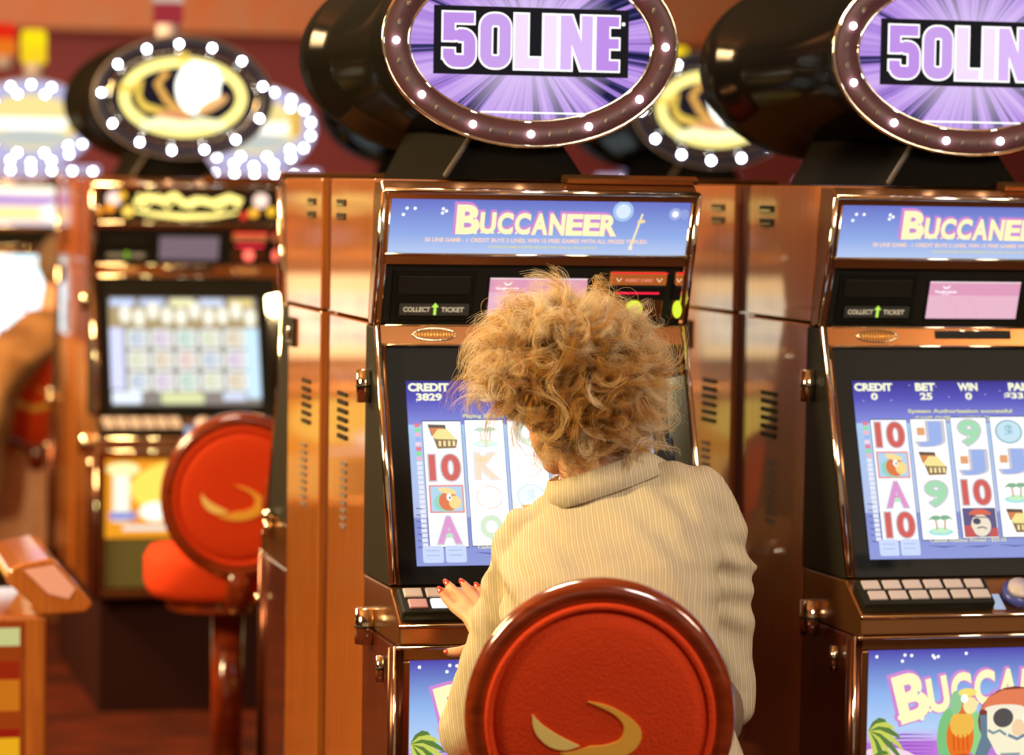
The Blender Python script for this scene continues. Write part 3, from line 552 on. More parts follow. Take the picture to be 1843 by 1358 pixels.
def oval_sign(label, X, Y, style, group, phase=0, z=1.636):
    root = empty('oval_sign', (X, Y, z), 0, label, 'sign', group); RX, RZ, ZC = .277, .187, .249
    def ring(rx, rz, y, n=64): return [(rx*math.cos(2*math.pi*k/n), y, ZC+rz*math.sin(2*math.pi*k/n)) for k in range(n)]
    u = MB(); prof = [(.262, .172, -.02), (.272, .182, .0), (.268, .178, .03), (.262, .172, .05), (.258, .170, .30), (.262, .172, .55), (.268, .178, .62), (.286, .196, .66), (.290, .200, .70), (.286, .196, .78), (.262, .174, .84), (.2, .12, .87)]
    u.rings([ring(*p) for p in prof], SHELL); u.build('drum', root)
    rc = pbr('maroon_ring', (84, 46, 48), .45) if style == 'purple' else pbr('black_ring', (30, 28, 44), .3)
    u = MB(); u.rings([ring(.277, .187, -.018), ring(.277, .187, -.030), ring(.272, .182, -.034), ring(.232, .144, -.032), ring(.229, .141, -.018)], rc, cap=False, closed=True); rg_ = u.build('ring', root)
    u = MB(); u.tube(ring(.277, .187, -.030), .0035, CHROME if style == 'purple' else GREY, n=8, closed=True); u.tube(ring(.229, .141, -.031), .0025, CHROME, n=8, closed=True); u.build('ring_edge', root)
    A = Art((0, -.0225, ZC), (0, 0, -1))
    if style == 'purple':
        A.ell(0, 0, .231, .143, burst(), n=64)
        A.rect(-.182, -.066, .186, .058, em((32, 30, 34), 1))
        wh = em((255, 255, 250), 1.3)
        fill = [em((198, 150, 236), 1), em((206, 166, 240), 1), em((244, 222, 252), 1.05), em((246, 226, 252), 1.05), em((220, 186, 246), 1.05), em((196, 146, 236), 1)]
        x = -.165
        H0, H1, S = -.054, .046, .0255                       # tall condensed capitals: white edge below, tinted fill on top
        def rr(x0, x1, z0, z1, r, n=6):
            o = []
            for cx_, cz_, t0 in ((x1-r, z0+r, -90), (x1-r, z1-r, 0), (x0+r, z1-r, 90), (x0+r, z0+r, 180)):
                for k in range(n+1): t = math.radians(t0+90*k/n); o.append((cx_+r*math.cos(t), cz_+r*math.sin(t)))
            return o
        def letter(c, x, w_, m, g, l):
            R_ = lambda a, b, c_, d: A.rect(a-g, b-g, c_+g, d+g, m, l)
            if c == 'L': R_(x, H0, x+S, H1); R_(x, H1-.021, x+w_, H1)
            if c == 'I': R_(x, H0, x+S, H1)
            if c == 'E': R_(x, H0, x+S, H1); [R_(x, q, x+w_, q+.019) for q in (H0, -.0135, H1-.019)]
            if c == 'N': R_(x, H0, x+.022, H1); R_(x+w_-.022, H0, x+w_, H1); A.poly([(x-g, H0-g), (x+.022+g, H0-g), (x+w_+g, H1+g), (x+w_-.022-g, H1+g)], m, l)
            if c == '0': A.stroke(rr(x+.012, x+w_-.012, H0+.0115, H1-.0115, .014), .0225+2*g, m, l, closed=True)
            if c == '5':
                R_(x, H0, x+w_-.004, H0+.020); R_(x, H0, x+.022, -.002); R_(x+.006, -.022, x+w_*.5, -.003); R_(x, .012, x+.022, .03)
                q = [(x+w_*.45, -.0125)]+[(x+w_-.024+.012*math.cos(math.radians(t)), .0005+.013*math.sin(math.radians(t))) for t in range(-90, 1, 15)]+[(x+w_-.012, .022)]+[(x+w_-.024+.012*math.cos(math.radians(t)), H1-.0235+.012*math.sin(math.radians(t))) for t in range(0, 91, 15)]+[(x+.024+.012*math.cos(math.radians(t)), H1-.0235+.012*math.sin(math.radians(t))) for t in range(90, 181, 15)]+[(x+.012, .025)]
                A.stroke(q, .023+2*g, m, l)
        for c, w_, fm in zip('50LINE', (.062, .060, .048, .0255, .062, .044), fill):
            letter(c, x, w_, wh, .0028, 2); letter(c, x, w_, fm, -.0004, 4); x += w_+.0062
        A.ell(.173, -.040, .0035, .0035, wh); A.rect(-.095, .124, .100, .127, wh)
    else:
        A.ell(0, 0, .231, .143, em((36, 30, 40), 1), n=48)
        g = em((255, 236, 140), 1.6); pk = em((225, 150, 100), 1.1); y2 = em((250, 210, 90), 1.1)
        A.stroke([(.182*math.cos(t*math.pi/20), -.002+.108*math.sin(t*math.pi/20)) for t in range(40)], .032, g, closed=True)
        A.stroke([(-.20, -.03), (-.16, -.02), (-.13, -.05), (-.14, 0), (-.12, .03), (-.06, .045), (.02, .04)], [.02, .025, .02, .02, .025, .02, .015], y2)
        A.stroke([(-.05, -.08), (-.08, -.04), (-.05, .01), (-.01, .04)], .022, em((240, 180, 90), 1.1)); A.ell(-.03, .06, .055, .022, pk)
        A.ell(.045, -.03, .068, .082, em((255, 255, 245), 2.2)); A.poly([(-.01, -.06), (.03, -.115), (.10, -.10), (.125, -.05), (.06, -.03)], em((255, 252, 235), 2)); A.ell(.09, .02, .055, .016, em((250, 190, 120), 1.1), rot=-.5); A.stroke([(-.13, .09), (-.07, .075), (0, .085), (.06, .075), (.13, .085)], .03, em((255, 250, 190), 1.4)); A.ell(.0, -.125, .02, .015, y2)
    A.build('face', root)
    # bulbs around the ring, every third one lit
    n = 36 if style == 'purple' else 13; a_, b_ = .2535, .1645; pts = [(a_*math.cos(2*math.pi*k/720), b_*math.sin(2*math.pi*k/720)) for k in range(720)]
    cum = [0]
    for k in range(720): q = pts[(k+1) % 720]; cum.append(cum[-1]+math.hypot(q[0]-pts[k][0], q[1]-pts[k][1]))
    for i in range(n):
        lit = style != 'purple' or i % 3 == 0; s_ = ((i+phase)/n*cum[-1]) % cum[-1]; k = min(range(720), key=lambda j: abs(cum[j]-s_))
        rr = (.0066 if lit else .0038) if style == 'purple' else .0065; key = (style == 'purple', lit)
        if key not in bulb_mesh:
            u = MB(); mt = em((235, 240, 255), 26 if style == 'purple' else 60) if lit else pbr('unlit_bulb', (120, 96, 78), .3); u.ball((0, 0, 0), rr, mt, 10)
            if not lit: u.tube([(0, .006, -.004), (0, .0, -.0)], .004, GREY, n=8)
            o = u.build('bulb', rg_); bulb_mesh[key] = o.data
        else: o = bpy.data.objects.new('bulb', bulb_mesh[key]); C.objects.link(o); o.parent = rg_
        o.location = (pts[k][0], -.037, ZC+pts[k][1])
    # flared pedestal
    u = MB(); x0, x1, w0, w1 = -.018, -.018, .135, .085
    for (ya, yb) in ((0.0, .56),):
        u.add([(x0-w0, ya, 0), (x0+w0, ya, 0), (x0+w0, yb, 0), (x0-w0, yb, 0), (x0-w1, ya+.01, .075), (x0+w1, ya+.01, .075), (x0+w1, yb, .10), (x0-w1, yb, .10)], [(0, 1, 2, 3), (4, 5, 6, 7), (0, 1, 5, 4), (1, 2, 6, 5), (2, 3, 7, 6), (3, 0, 4, 7)], pbr('pedestal_black', (20, 18, 14), .85, 0, 0, .04))
    u.tube([(x0-w0, -.003, 0.004), (x0-w1, .007, .078)], .006, pbr('pedestal_edge', (80, 70, 62), .5), n=6)
    u.build('pedestal', root, .003)
    return root
GS = 'oval signs on the front bank'
oval_sign('oval purple 50LINE sign above the played machine, all letters visible', XA+.279, YA+.06, 'purple', GS, 0)
oval_sign('oval purple 50LINE sign at right, cut by the photo edge', XB+.279, YA+.06, 'purple', GS, 1.6)
GS2 = 'oval gold-emblem signs on the bank behind'
oval_sign('blurred oval bulb-ringed sign with gold emblem above the gold-lettered machine', XC+.279, YC+.06, 'gold', GS2, .4)
oval_sign('blurred gold-emblem sign hidden behind the left purple sign', XC+.86+.279, YC+.06, 'gold', GS2, .1)
oval_sign('blurred gold-emblem sign seen between the two purple signs', XC+1.72+.279, YC+.06, 'gold', GS2, .6)
# far signs: pale lit dome with double rows of bulbs
def far_sign(label, X, Y, z=1.636):
    root = empty('domed_sign', (X, Y, z), 0, label, 'sign', 'domed bulb signs on the farthest bank')
    def ring(rx, rz, y, zc=.21, n=40): return [(rx*math.cos(2*math.pi*k/n), y, zc+rz*math.sin(2*math.pi*k/n)) for k in range(n)]
    u = MB(); u.rings([ring(.25, .17, .0), ring(.26, .18, .02), ring(.26, .18, .3), ring(.2, .12, .34)], pbr('lilac_shell', (190, 186, 214), .3)); u.build('drum', root)
    A = Art((0, -.004, .21), (0, 0, -1)); A.ell(0, 0, .25, .17, em((196, 192, 232), 1)); A.ell(0, -.005, .19, .11, em((250, 226, 150), 1.1)); A.rect(-.14, -.022, .14, .022, em((255, 250, 235), 1.6)); A.ell(0, .055, .15, .035, em((205, 210, 205), 1)); A.rect(.15, -.08, .19, .03, em((240, 190, 60), 1)); A.build('face', root)
    u = MB(); u.prism([(-.02, 0), (.3, 0), (.26, .05), (0, .05)], -.27, .27, em((214, 200, 236), .8)); u.build('base', root)
    for row, (rx, rz, n) in enumerate(((.232, .152, 18), (.205, .118, 12))):
        for i in range(n):
            t = 2*math.pi*(i+.5)/n
            if row and abs(math.sin(t)) < .5: continue
            if 'far' not in bulb_mesh:
                u = MB(); u.ball((0, 0, 0), .0065, em((240, 244, 255), 26), 8); o = u.build('bulb', root); bulb_mesh['far'] = o.data
            else: o = bpy.data.objects.new('bulb', bulb_mesh['far']); C.objects.link(o); o.parent = root
            o.location = (rx*math.cos(t), -.012, .21+rz*math.sin(t))
    for k in range(7):
        o = bpy.data.objects.new('bulb', bulb_mesh['far']); C.objects.link(o); o.parent = root; o.location = (-.24+k*.08, -.03, .028)
    return root
for dx, lb in ((0, 'blurred pale domed bulb sign at left edge of the photo'), (.88, 'blurred pale domed bulb sign just right of the gold-emblem oval sign'), (1.76, 'blurred pale domed sign behind the left purple sign'), (2.64, 'blurred pale domed sign between the purple signs, behind the gold emblem'), (3.52, 'blurred pale domed sign behind the right purple sign')):
    far_sign(lb, XD+.29+dx, YD+.09)
def beacon(label, X, Y, z, top, low):
    root = empty('beacon_lamp', (X, Y, z), 0, label, 'beacon', 'beacon lamps on top of the far signs')
    u = MB(); u.tube([(0, 0, 0), (0, 0, .055)], .038, pbr('beacon_base', (200, 190, 200), .4), n=20); u.build('base', root)
    u = MB(); u.tube([(0, 0, .056), (0, 0, .12)], .05, low, n=20); u.build('lower_lens', root)
    u = MB(); u.tube([(0, 0, .121), (0, 0, .17), (0, 0, .185)], [.05, .05, .04], top, n=20); u.build('upper_lens', root)
    return root
yl, rd = em((246, 214, 20), 1.2), em((220, 40, 20), 1.1)
beacon('yellow beacon lamp on the domed sign at left edge', XD+.31, YD+.2, 2.03, yl, em((240, 200, 30), 1.2))
beacon('yellow and red beacon lamp between the two purple signs', XD+.31+2.64, YD+.2, 2.03, yl, em((214, 70, 70), 1.0))
beacon('red beacon lamp behind the yellow one at left', XD+.24, YD+.75, 2.08, rd, em((236, 120, 30), 1.0))
beacon('white and red beacon lamp above the gold-emblem oval sign', XC+.32, YC+.70, 2.09, em((226, 200, 180), .8), em((190, 60, 70), .7))
# ---------------------------------------------------------------- chairs
def crescent(pts, y, mb, m, th=.003):
    n = len(pts); mb.add([(a, y, b) for a, b in pts]+[(a, y-th, b) for a, b in pts], [tuple(range(n)), tuple(range(n, 2*n))]+[(i, (i+1) % n, n+(i+1) % n, n+i) for i in range(n)], m)
def smoothpoly(pts, k=6):
    out = []; n = len(pts)
    for i in range(n):
        if pts[i][2:] and pts[i][2]: pass
        p0, p1, p2, p3 = [np.array(pts[(i+j) % n][:2]) for j in (-1, 0, 1, 2)]
        c1 = len(pts[i]) > 2; c2 = len(pts[(i+1) % n]) > 2
        if c1: p0 = p1
        if c2: p3 = p2
        for q in range(k):
            t = q/k; out.append(tuple(.5*((2*p1)+(-p0+p2)*t+(2*p0-5*p1+4*p2-p3)*t*t+(-p0+3*p1-3*p2+p3)*t**3)))
    return out
def casino_chair(label, loc, rz, group='round-backed red chairs'):
    """origin on the floor below the middle of the backrest; local -y is behind the chair"""
    root = empty('casino_chair', loc, rz, label, 'chair', group); zc = .845; R = .200; tilt = math.radians(8)
    def T(x, y, z): return (x, y*math.cos(tilt)-(z)*math.sin(tilt), zc+z*math.cos(tilt)+y*math.sin(tilt))
    def ring(r_, y, n=72, e=1.06): return [T(r_*math.cos(2*math.pi*k/n), y, r_*e*math.sin(2*math.pi*k/n)) for k in range(n)]
    u = MB(); u.rings([ring(R-.012, -.026), ring(R-.003, -.020), ring(R, -.006), ring(R-.002, .012), ring(R-.010, .022), ring(R-.030, .022), ring(R-.030, -.026)], REDW, cap=False, closed=True); u.build('back_rim', root)
    u = MB(); prof = [(.001, -.0245), (.08, -.0245), (.135, -.0240), (.150, -.021), (.1545, -.016), (.155, -.010), (.155, .02), (.12, .05), (.001, .058)]
    u.rings([ring(p, y) for p, y in [(.001, -.033), (.09, -.033), (.135, -.0315), (.152, -.028), (.1575, -.022), (.158, -.01), (.158, .025), (.13, .048), (.001, .055)]], REDF); u.build('backrest', root)
    u = MB(); u.rings([ring(.170, -.024), ring(.170, .018), ring(.157, .018), ring(.157, -.024)], REDF, cap=False, closed=True)
    u.tube(ring(.1645, -.0255), .0062, REDF, n=8, closed=True); u.build('piping', root)
    s_ = 1/1217.0; K = lambda px, py: (((px-1078)+(py-1290)*.0155)*s_, (1290-py)*s_)
    lf = smoothpoly([(*K(956, 1275), 1), K(958, 1298), K(968, 1318), K(988, 1335), K(1015, 1341), (*K(1041, 1333), 1), K(1005, 1315), K(975, 1295)])
    rg = smoothpoly([(*K(1055, 1250), 1), K(1090, 1257), K(1125, 1275), K(1148, 1297), K(1151, 1318), K(1135, 1342), K(1100, 1358), K(1060, 1362), K(1030, 1356), (*K(1006, 1347), 1), K(1030, 1343), (*K(1061, 1333), 1), K(1085, 1331), K(1110, 1322), K(1119, 1308), K(1118, 1290), K(1098, 1270)])
    for pts, m, nm in ((lf, PALEF, 'emblem'), (rg, GOLDF, 'emblem')):
        u = MB(); n = len(pts); u.add([T(a, -.0335, b) for a, b in pts]+[T(a, -.0365, b) for a, b in pts], [tuple(range(n)), tuple(range(n, 2*n))]+[(i, (i+1) % n, n+(i+1) % n, n+i) for i in range(n)], m); u.build(nm, root)
    def disc(rx, ry, z, yc=.26, n=40, e=3.0):
        o = []
        for k in range(n):
            t = 2*math.pi*k/n; c, q = math.cos(t), math.sin(t); o.append((rx*abs(c)**(2/e)*(1 if c > 0 else -1), yc+ry*abs(q)**(2/e)*(1 if q > 0 else -1), z))
        return o
    u = MB(); u.rings([disc(.17, .17, .56), disc(.205, .20, .568), disc(.215, .21, .59), disc(.215, .21, .655), disc(.20, .195, .680), disc(.1, .1, .69)], REDF); u.build('seat', root)
    u = MB(); u.rings([disc(.16, .16, .530), disc(.16, .16, .561)], REDW, smooth=False); u.build('seat_pan', root)
    u = MB(); u.tube([(0, .09, .545), (0, .05, .548), (0, .02, .60), (0, .018, .67)], .016, REDW, n=12, flat=2); u.build('back_bracket', root)
    u = MB(); u.tube([(0, .26, .03), (0, .26, .531)], .042, REDW, n=20); u.build('post', root)
    u = MB(); u.tube([(0, .26, 0), (0, .26, .012), (0, .26, .03)], [.25, .25, .06], BRONZE, n=36); u.build('foot', root)
    return root
cc = P(1079, 1292, 4.6)
c0 = casino_chair('red round-backed chair the curly-haired person sits in, crescent emblem on back', (cc.x+.0, cc.y+.0, 0), -.235)
def chair_at(px, D, rz, label):
    p = P(px, 860, D); return copy_tree(c0, (p.x, p.y, 0), rz, label)
chair_at(432, 7.80, -.05, 'empty blurred red round-backed chair facing the gold-lettered machine')
chair_at(620, 7.47, math.pi+.0, 'red chair tucked behind the played machine, only its edge showing')
chair_at(66, 11.42, -.12, 'red chair under the person in tan at left edge')
# ---------------------------------------------------------------- console at lower left
cp = P(85, 1090, 6.9); g = empty('side_console', (cp.x, cp.y, 0), 0, 'wooden console with lit side panel and sloped pinkish top at lower left corner', 'cabinet')
ow = WOOD
u = MB(); u.prism([(0, 0), (0, .662), (.5, .662), (.5, 0)], -.55, 0, ow); u.build('body', g, .01)
u = MB(); v = [(-.096, .745), (-.085, .766), (-.06, .778), (.0, .790), (.018, .785), (.090, .700), (.099, .685), (.085, .668), (-.02, .663), (-.05, .700)]
n = len(v); u.add([(a, -.02, b) for a, b in v]+[(a, .45, b) for a, b in v], [tuple(range(n)), tuple(range(2*n-1, n-1, -1))]+[(i, (i+1) % n, n+(i+1) % n, n+i) for i in range(n)], ow); u.build('top', g, .006)
u = MB(); u.add([(-.055, -.0225, .766), (.012, -.0225, .776), (.060, -.0225, .722), (.045, -.0225, .700), (.0, -.0225, .712), (-.03, -.0225, .742)], [(0, 1, 2, 3, 4, 5)], pbr('pink_laminate', (226, 170, 160), .3)); u.build('top_inlay', g)
A = Art((-.55, -.003, .65), (0, 0, -1)); A.rect(.03, .0, .497, .62, em((206, 84, 26), .5))
for b0, b1, c, s_ in ((.015, .055, (210, 210, 140), .9), (.09, .13, (190, 50, 20), .6), (.13, .20, (232, 130, 30), .7), (.24, .26, (190, 40, 20), .6), (.26, .35, (244, 176, 30), .9), (.35, .40, (236, 210, 130), .9), (.41, .44, (190, 40, 90), .6), (.46, .6, (244, 170, 40), .8)): A.rect(.04, b0, .49, b1, em(c, s_))
A.build('lit_panel', g)
# ---------------------------------------------------------------- people
def noise_mat(name, c1, c2, rough, scale, bump):
    m = bpy.data.materials.new(name); m.use_nodes = True; nt = m.node_tree; N = nt.nodes; L = nt.links; b = N['Principled BSDF']
    tc = N.new('ShaderNodeTexCoord'); n = N.new('ShaderNodeTexNoise'); n.inputs['Scale'].default_value = scale; cr = N.new('ShaderNodeValToRGB'); bp = N.new('ShaderNodeBump')
    cr.color_ramp.elements[0].color = lin(c1); cr.color_ramp.elements[1].color = lin(c2); cr.color_ramp.elements[0].position = .35; cr.color_ramp.elements[1].position = .65
    L.new(tc.outputs['Object'], n.inputs[0]); L.new(n.outputs[0], cr.inputs[0]); L.new(cr.outputs[0], b.inputs['Base Color']); bp.inputs['Strength'].default_value = bump; bp.inputs['Distance'].default_value = .01
    L.new(n.outputs[0], bp.inputs['Height']); L.new(bp.outputs[0], b.inputs['Normal']); b.inputs['Roughness'].default_value = rough; return m
SKIN = noise_mat('skin', (226, 160, 118), (238, 180, 140), .5, 30, .05)
SKIN.node_tree.nodes['Principled BSDF'].inputs['Subsurface Weight'].default_value = .15; SKIN.node_tree.nodes['Principled BSDF'].inputs['Subsurface Scale'].default_value = .02
def cloth(name, c1, c2, c3, period=.0085):
    m = bpy.data.materials.new(name); m.use_nodes = True; nt = m.node_tree; N = nt.nodes; L = nt.links; b = N['Principled BSDF']
    tc = N.new('ShaderNodeTexCoord'); dt = N.new('ShaderNodeVectorMath'); dt.operation = 'DOT_PRODUCT'; dt.inputs[1].default_value = (r0.x, r0.y, .10); L.new(tc.outputs['Object'], dt.inputs[0])
    nz = N.new('ShaderNodeTexNoise'); nz.inputs['Scale'].default_value = 3.5; L.new(tc.outputs['Object'], nz.inputs[0])
    ma = N.new('ShaderNodeMath'); ma.operation = 'MULTIPLY_ADD'; ma.inputs[1].default_value = .06; L.new(nz.outputs[0], ma.inputs[0]); L.new(dt.outputs['Value'], ma.inputs[2])
    sc1 = N.new('ShaderNodeMath'); sc1.operation = 'MULTIPLY'; sc1.inputs[1].default_value = 2*math.pi/period; L.new(ma.outputs[0], sc1.inputs[0])
    sn = N.new('ShaderNodeMath'); sn.operation = 'SINE'; L.new(sc1.outputs[0], sn.inputs[0])
    mr = N.new('ShaderNodeMapRange'); mr.inputs[1].default_value = -1; L.new(sn.outputs[0], mr.inputs[0])
    cr = N.new('ShaderNodeValToRGB'); e = cr.color_ramp.elements; e[0].position = 0; e[0].color = lin(c1); e[1].position = 1; e[1].color = lin(c3); q = e.new(.72); q.color = lin(c2)
    L.new(mr.outputs[0], cr.inputs[0]); L.new(cr.outputs[0], b.inputs['Base Color']); b.inputs['Roughness'].default_value = .85; b.inputs['Specular IOR Level'].default_value = .15
    n2 = N.new('ShaderNodeTexNoise'); n2.inputs['Scale'].default_value = 9; n2.inputs['Detail'].default_value = 4; L.new(tc.outputs['Object'], n2.inputs[0])
    bp = N.new('ShaderNodeBump'); bp.inputs['Strength'].default_value = .5; bp.inputs['Distance'].default_value = .02; L.new(n2.outputs[0], bp.inputs['Height']); L.new(bp.outputs[0], b.inputs['Normal'])
    return m
def limb(mb, pts, rad, m, n=20):
    """tapered chain of round sections with a ball at every joint"""
    for i in range(len(pts)-1):
        a, b = Vector(pts[i]), Vector(pts[i+1]); mb.tube([a, b], [rad[i], rad[i+1]], m, n=n)
    for p, r_ in zip(pts, rad): mb.ball(p, r_, m, 16)
def merged(mb, name, mat, voxel, parent=None, smooth=6, factor=.5, disp=None):
    """fuse overlapping closed shapes into one continuous skin"""
    o = mb.build(name); r_ = o.modifiers.new('r', 'REMESH'); r_.mode = 'VOXEL'; r_.voxel_size = voxel; r_.use_smooth_shade = True
    if smooth: q = o.modifiers.new('s', 'SMOOTH'); q.iterations = smooth; q.factor = factor
    dg = bpy.context.evaluated_depsgraph_get(); dg.update(); me = bpy.data.meshes.new_from_object(o.evaluated_get(dg))
    o.modifiers.clear(); o.data = me; me.name = name; me.materials.clear(); me.materials.append(mat)
    me.polygons.foreach_set('use_smooth', [True]*len(me.polygons)); me.polygons.foreach_set('material_index', [0]*len(me.polygons)); me.update()
    if parent: o.parent = parent
    return o
f0 = Vector((math.sin(YAW), math.cos(YAW), 0)); Z = Vector((0, 0, 1))
def ering(c, hw, hd, tilt=0, fold=0, n=40, e=2.3, yaw=0):
    """horizontal body section: half width along r0, half depth along f0, rolled by tilt"""
    a = r0*math.cos(yaw)+f0*math.sin(yaw); f_ = f0*math.cos(yaw)-r0*math.sin(yaw)
    a = a*math.cos(tilt)+Z*math.sin(tilt); o = []
    for k in range(n):
        t = 2*math.pi*k/n; q, w_ = math.cos(t), math.sin(t)
        o.append(c+a*hw*abs(q)**(2/e)*(1 if q > 0 else -1)+(f_+Z*fold)*hd*abs(w_)**(2/e)*(1 if w_ > 0 else -1))
    return o
R = math.radians
# --- the player, seen from behind
body = MB()
HC = P(1030, 700, 5.05)                                                   # middle of the skull
face = (f0*.80-r0*.50-Z*.30).normalized(); side = face.cross(Z).normalized(); hup = side.cross(face).normalized()
HM = Matrix((side, face, hup)).transposed()
def hp(x, y, z): return HC+side*x+face*y+hup*z
body.ball(HC, (.074, .092, .098), SKIN, 32, HM); body.ball(hp(0, .045, -.060), (.056, .056, .066), SKIN, 24, HM); body.ball(hp(0, .078, -.104), (.026, .022, .020), SKIN, 16, HM)
body.ball(hp(0, .030, -.085), (.052, .045, .040), SKIN, 20, HM)
limb(body, [hp(0, .09, .005), hp(0, .108, -.028)], [.009, .013], SKIN, 12); body.ball(hp(.010, .100, -.033), .008, SKIN, 10); body.ball(hp(-.010, .100, -.033), .008, SKIN, 10)
for sx in (-1, 1):
    body.ball(hp(.032*sx, .078, -.035), (.018, .014, .016), SKIN, 14, HM); body.ball(hp(.075*sx, -.005, -.020), (.008, .018, .030), SKIN, 14, HM); body.ball(hp(.026*sx, .085, .022), (.022, .010, .008), SKIN, 12, HM)
body.ball(hp(0, .094, -.062), (.022, .009, .006), SKIN, 14, HM); body.ball(hp(0, .092, -.072), (.018, .009, .006), SKIN, 14, HM)
NB = P(1082, 905, 5.0)
limb(body, [hp(0, -.015, -.06), (hp(0, -.015, -.06)+NB)/2, NB], [.056, .054, .062], SKIN, 24)
body.rings([ering(P(1115, 1480, 4.84), .15, .10), ering(P(1105, 1300, 4.86), .13, .08), ering(P(1100, 1080, 4.92), .14, .085, R(5)), ering(P(1095, 960, 4.96), .13, .075, R(14)), ering(P(1088, 905, 4.98), .08, .055, R(20))], SKIN)
LS, LE, LW = P(950, 985, 5.0), P(856, 1296, 5.02), P(866, 1150, 5.30)
RS, RE, RW = P(1262, 912, 4.97), P(1303, 1250, 5.0), P(1240, 1290, 5.24)
limb(body, [LS, LE, LW], [.040, .034, .024], SKIN); limb(body, [RS, RE, RW], [.040, .034, .024], SKIN)
# hips and legs under the trousers
HL, HR = P(1060, 1500, 4.9), P(1190, 1500, 4.9)
HLt, HRt = Vector((HL.x, HL.y, .80)), Vector((HR.x, HR.y, .80)); body.ball((HLt+HRt)/2, (.15, .11, .10), SKIN, 24)
legs = []
for h_, sx in ((HLt, -1), (HRt, 1)):
    k_ = Vector((h_.x+.02*sx, 5.235, .725)); an = Vector((h_.x+.02*sx, 5.22, .14)); legs.append((h_, k_, an))
    limb(body, [h_, k_, an], [.075, .052, .036], SKIN); limb(body, [an-Z*.07, an-Z*.09+Vector((0, .07, 0))], [.035, .028], SKIN)
# hands: palm, five fingers, thumb out of the palm's side
def hand(mb, wrist, knuck, pn, fingers, thumb, m):
    """wrist point, four knuckle points, palm normal; fingers = list of joint lists after the knuckle"""
    mid = sum(knuck, Vector())/4
    for k in knuck: limb(mb, [wrist+(k-wrist)*.12, wrist+(k-wrist)*.55, k], [.017, .0135, .0105], m, 12)
    limb(mb, [knuck[0], knuck[3]], [.0105, .0095], m, 12)
    for k, js in zip(knuck, fingers): limb(mb, [k]+js, [.0098, .0088, .0080, .0070][:len(js)+1], m, 12)
    limb(mb, thumb, [.014, .0115, .0095, .0080][:len(thumb)], m, 12)
DH = 5.335
# left hand lying over the button deck; index finger leftmost
Kn = [P(842, 1112, 5.385), P(853, 1098, 5.395), P(868, 1090, 5.40), P(884, 1088, 5.40)]
Fg = [[P(818, 1094, 5.42), P(803, 1078, 5.44), P(794, 1064, 5.45)],
      [P(832, 1076, 5.43), P(816, 1060, 5.45), P(806, 1050, 5.46)],
      [P(853, 1072, 5.43), P(842, 1058, 5.45), P(834, 1049, 5.46)],
      [P(874, 1074, 5.43), P(867, 1063, 5.45), P(861, 1056, 5.455)]]
Th = [P(868, 1148, 5.32), P(850, 1166, 5.315), P(829, 1172, 5.315), P(809, 1173, 5.32)]
hand(body, LW+(P(866, 1130, 5.345)-LW)*.4, Kn, Z, Fg, Th, SKIN)
# right hand resting on the thigh
rw = RW; q = (f0*1-r0*.35).normalized()
Kr = [rw+q*.085+r0*(-.03+.02*i)-Z*.02 for i in range(4)]
hand(body, rw, Kr, Z, [[k+q*.035-Z*.008, k+q*.055-Z*.02, k+q*.062-Z*.036] for k in Kr], [rw+q*.02-r0*.012, rw+q*.045-r0*.040-Z*.01, rw+q*.07-r0*.048-Z*.02], SKIN)
person = merged(body, 'person', SKIN, .0038, smooth=3)
tag(person, 'curly-haired person in cream pinstriped jacket playing the pirate machine, seen from behind', 'person')
NAIL = pbr('red_nail_polish', (206, 80, 52), .15, 0, .8)
for tip, prev in [(f[-1], f[-2]) for f in Fg]+[(Th[-1], Th[-2])]:
    d = (tip-prev).normalized(); n_ = (-fw-d*d.dot(-fw)).normalized() if tip is not Th[-1] else (-fw*.7+Z*.3-d*d.dot(-fw*.7+Z*.3)).normalized()
    sd = d.cross(n_); u = MB(); u.ball(tip+n_*.0042+d*.001, (.0052, .0095, .0028), NAIL, 14, Matrix((sd, d, n_)).transposed()); u.build('fingernail', person)
for sx in (-1, 1):
    u = MB(); u.ball(hp(.028*sx, .083, .004), .0115, pbr('eye_white', (235, 232, 225), .2), 14); ey = u.build('eye', person)
    u = MB(); u.ball(hp(.028*sx, .0925, .004), .0045, pbr('iris', (70, 90, 90), .2), 10); u.build('iris', ey)
u = MB(); u.ball(hp(0, .099, -.067), (.017, .005, .006), pbr('lipstick', (180, 80, 70), .4), 14, HM); u.build('lips', person)
# jacket
JK = cloth('pinstriped_linen', (198, 188, 162), (184, 162, 108), (214, 206, 186))
jk = MB()
jk.rings([ering(P(1122, 1500, 4.82), .218, .150), ering(P(1120, 1400, 4.82), .205, .145), ering(P(1110, 1300, 4.83), .178, .125), ering(P(1104, 1200, 4.85), .168, .115, R(2)),
          ering(P(1100, 1100, 4.88), .172, .115, R(5)), ering(P(1098, 1020, 4.91), .178, .115, R(9)), ering(P(1096, 960, 4.94), .176, .105, R(14)), ering(P(1094, 915, 4.96), .150, .090, R(17)),
          ering(P(1090, 880, 4.975), .108, .075, R(17)), ering(P(1084, 862, 4.985), .076, .064, R(17))], JK)
limb(jk, [P(1180, 880, 4.96), P(1258, 896, 4.955)], [.045, .052], JK); limb(jk, [P(1010, 930, 4.98), P(952, 975, 4.995)], [.045, .055], JK)
limb(jk, [P(1258, 898, 4.955), P(1290, 980, 4.95), P(1300, 1060, 4.96), P(1300, 1150, 4.97), P(1303, 1255, 4.99)], [.053, .051, .049, .047, .053], JK)
limb(jk, [P(1303, 1255, 4.99), P(1250, 1300, 5.2)], [.053, .040], JK)
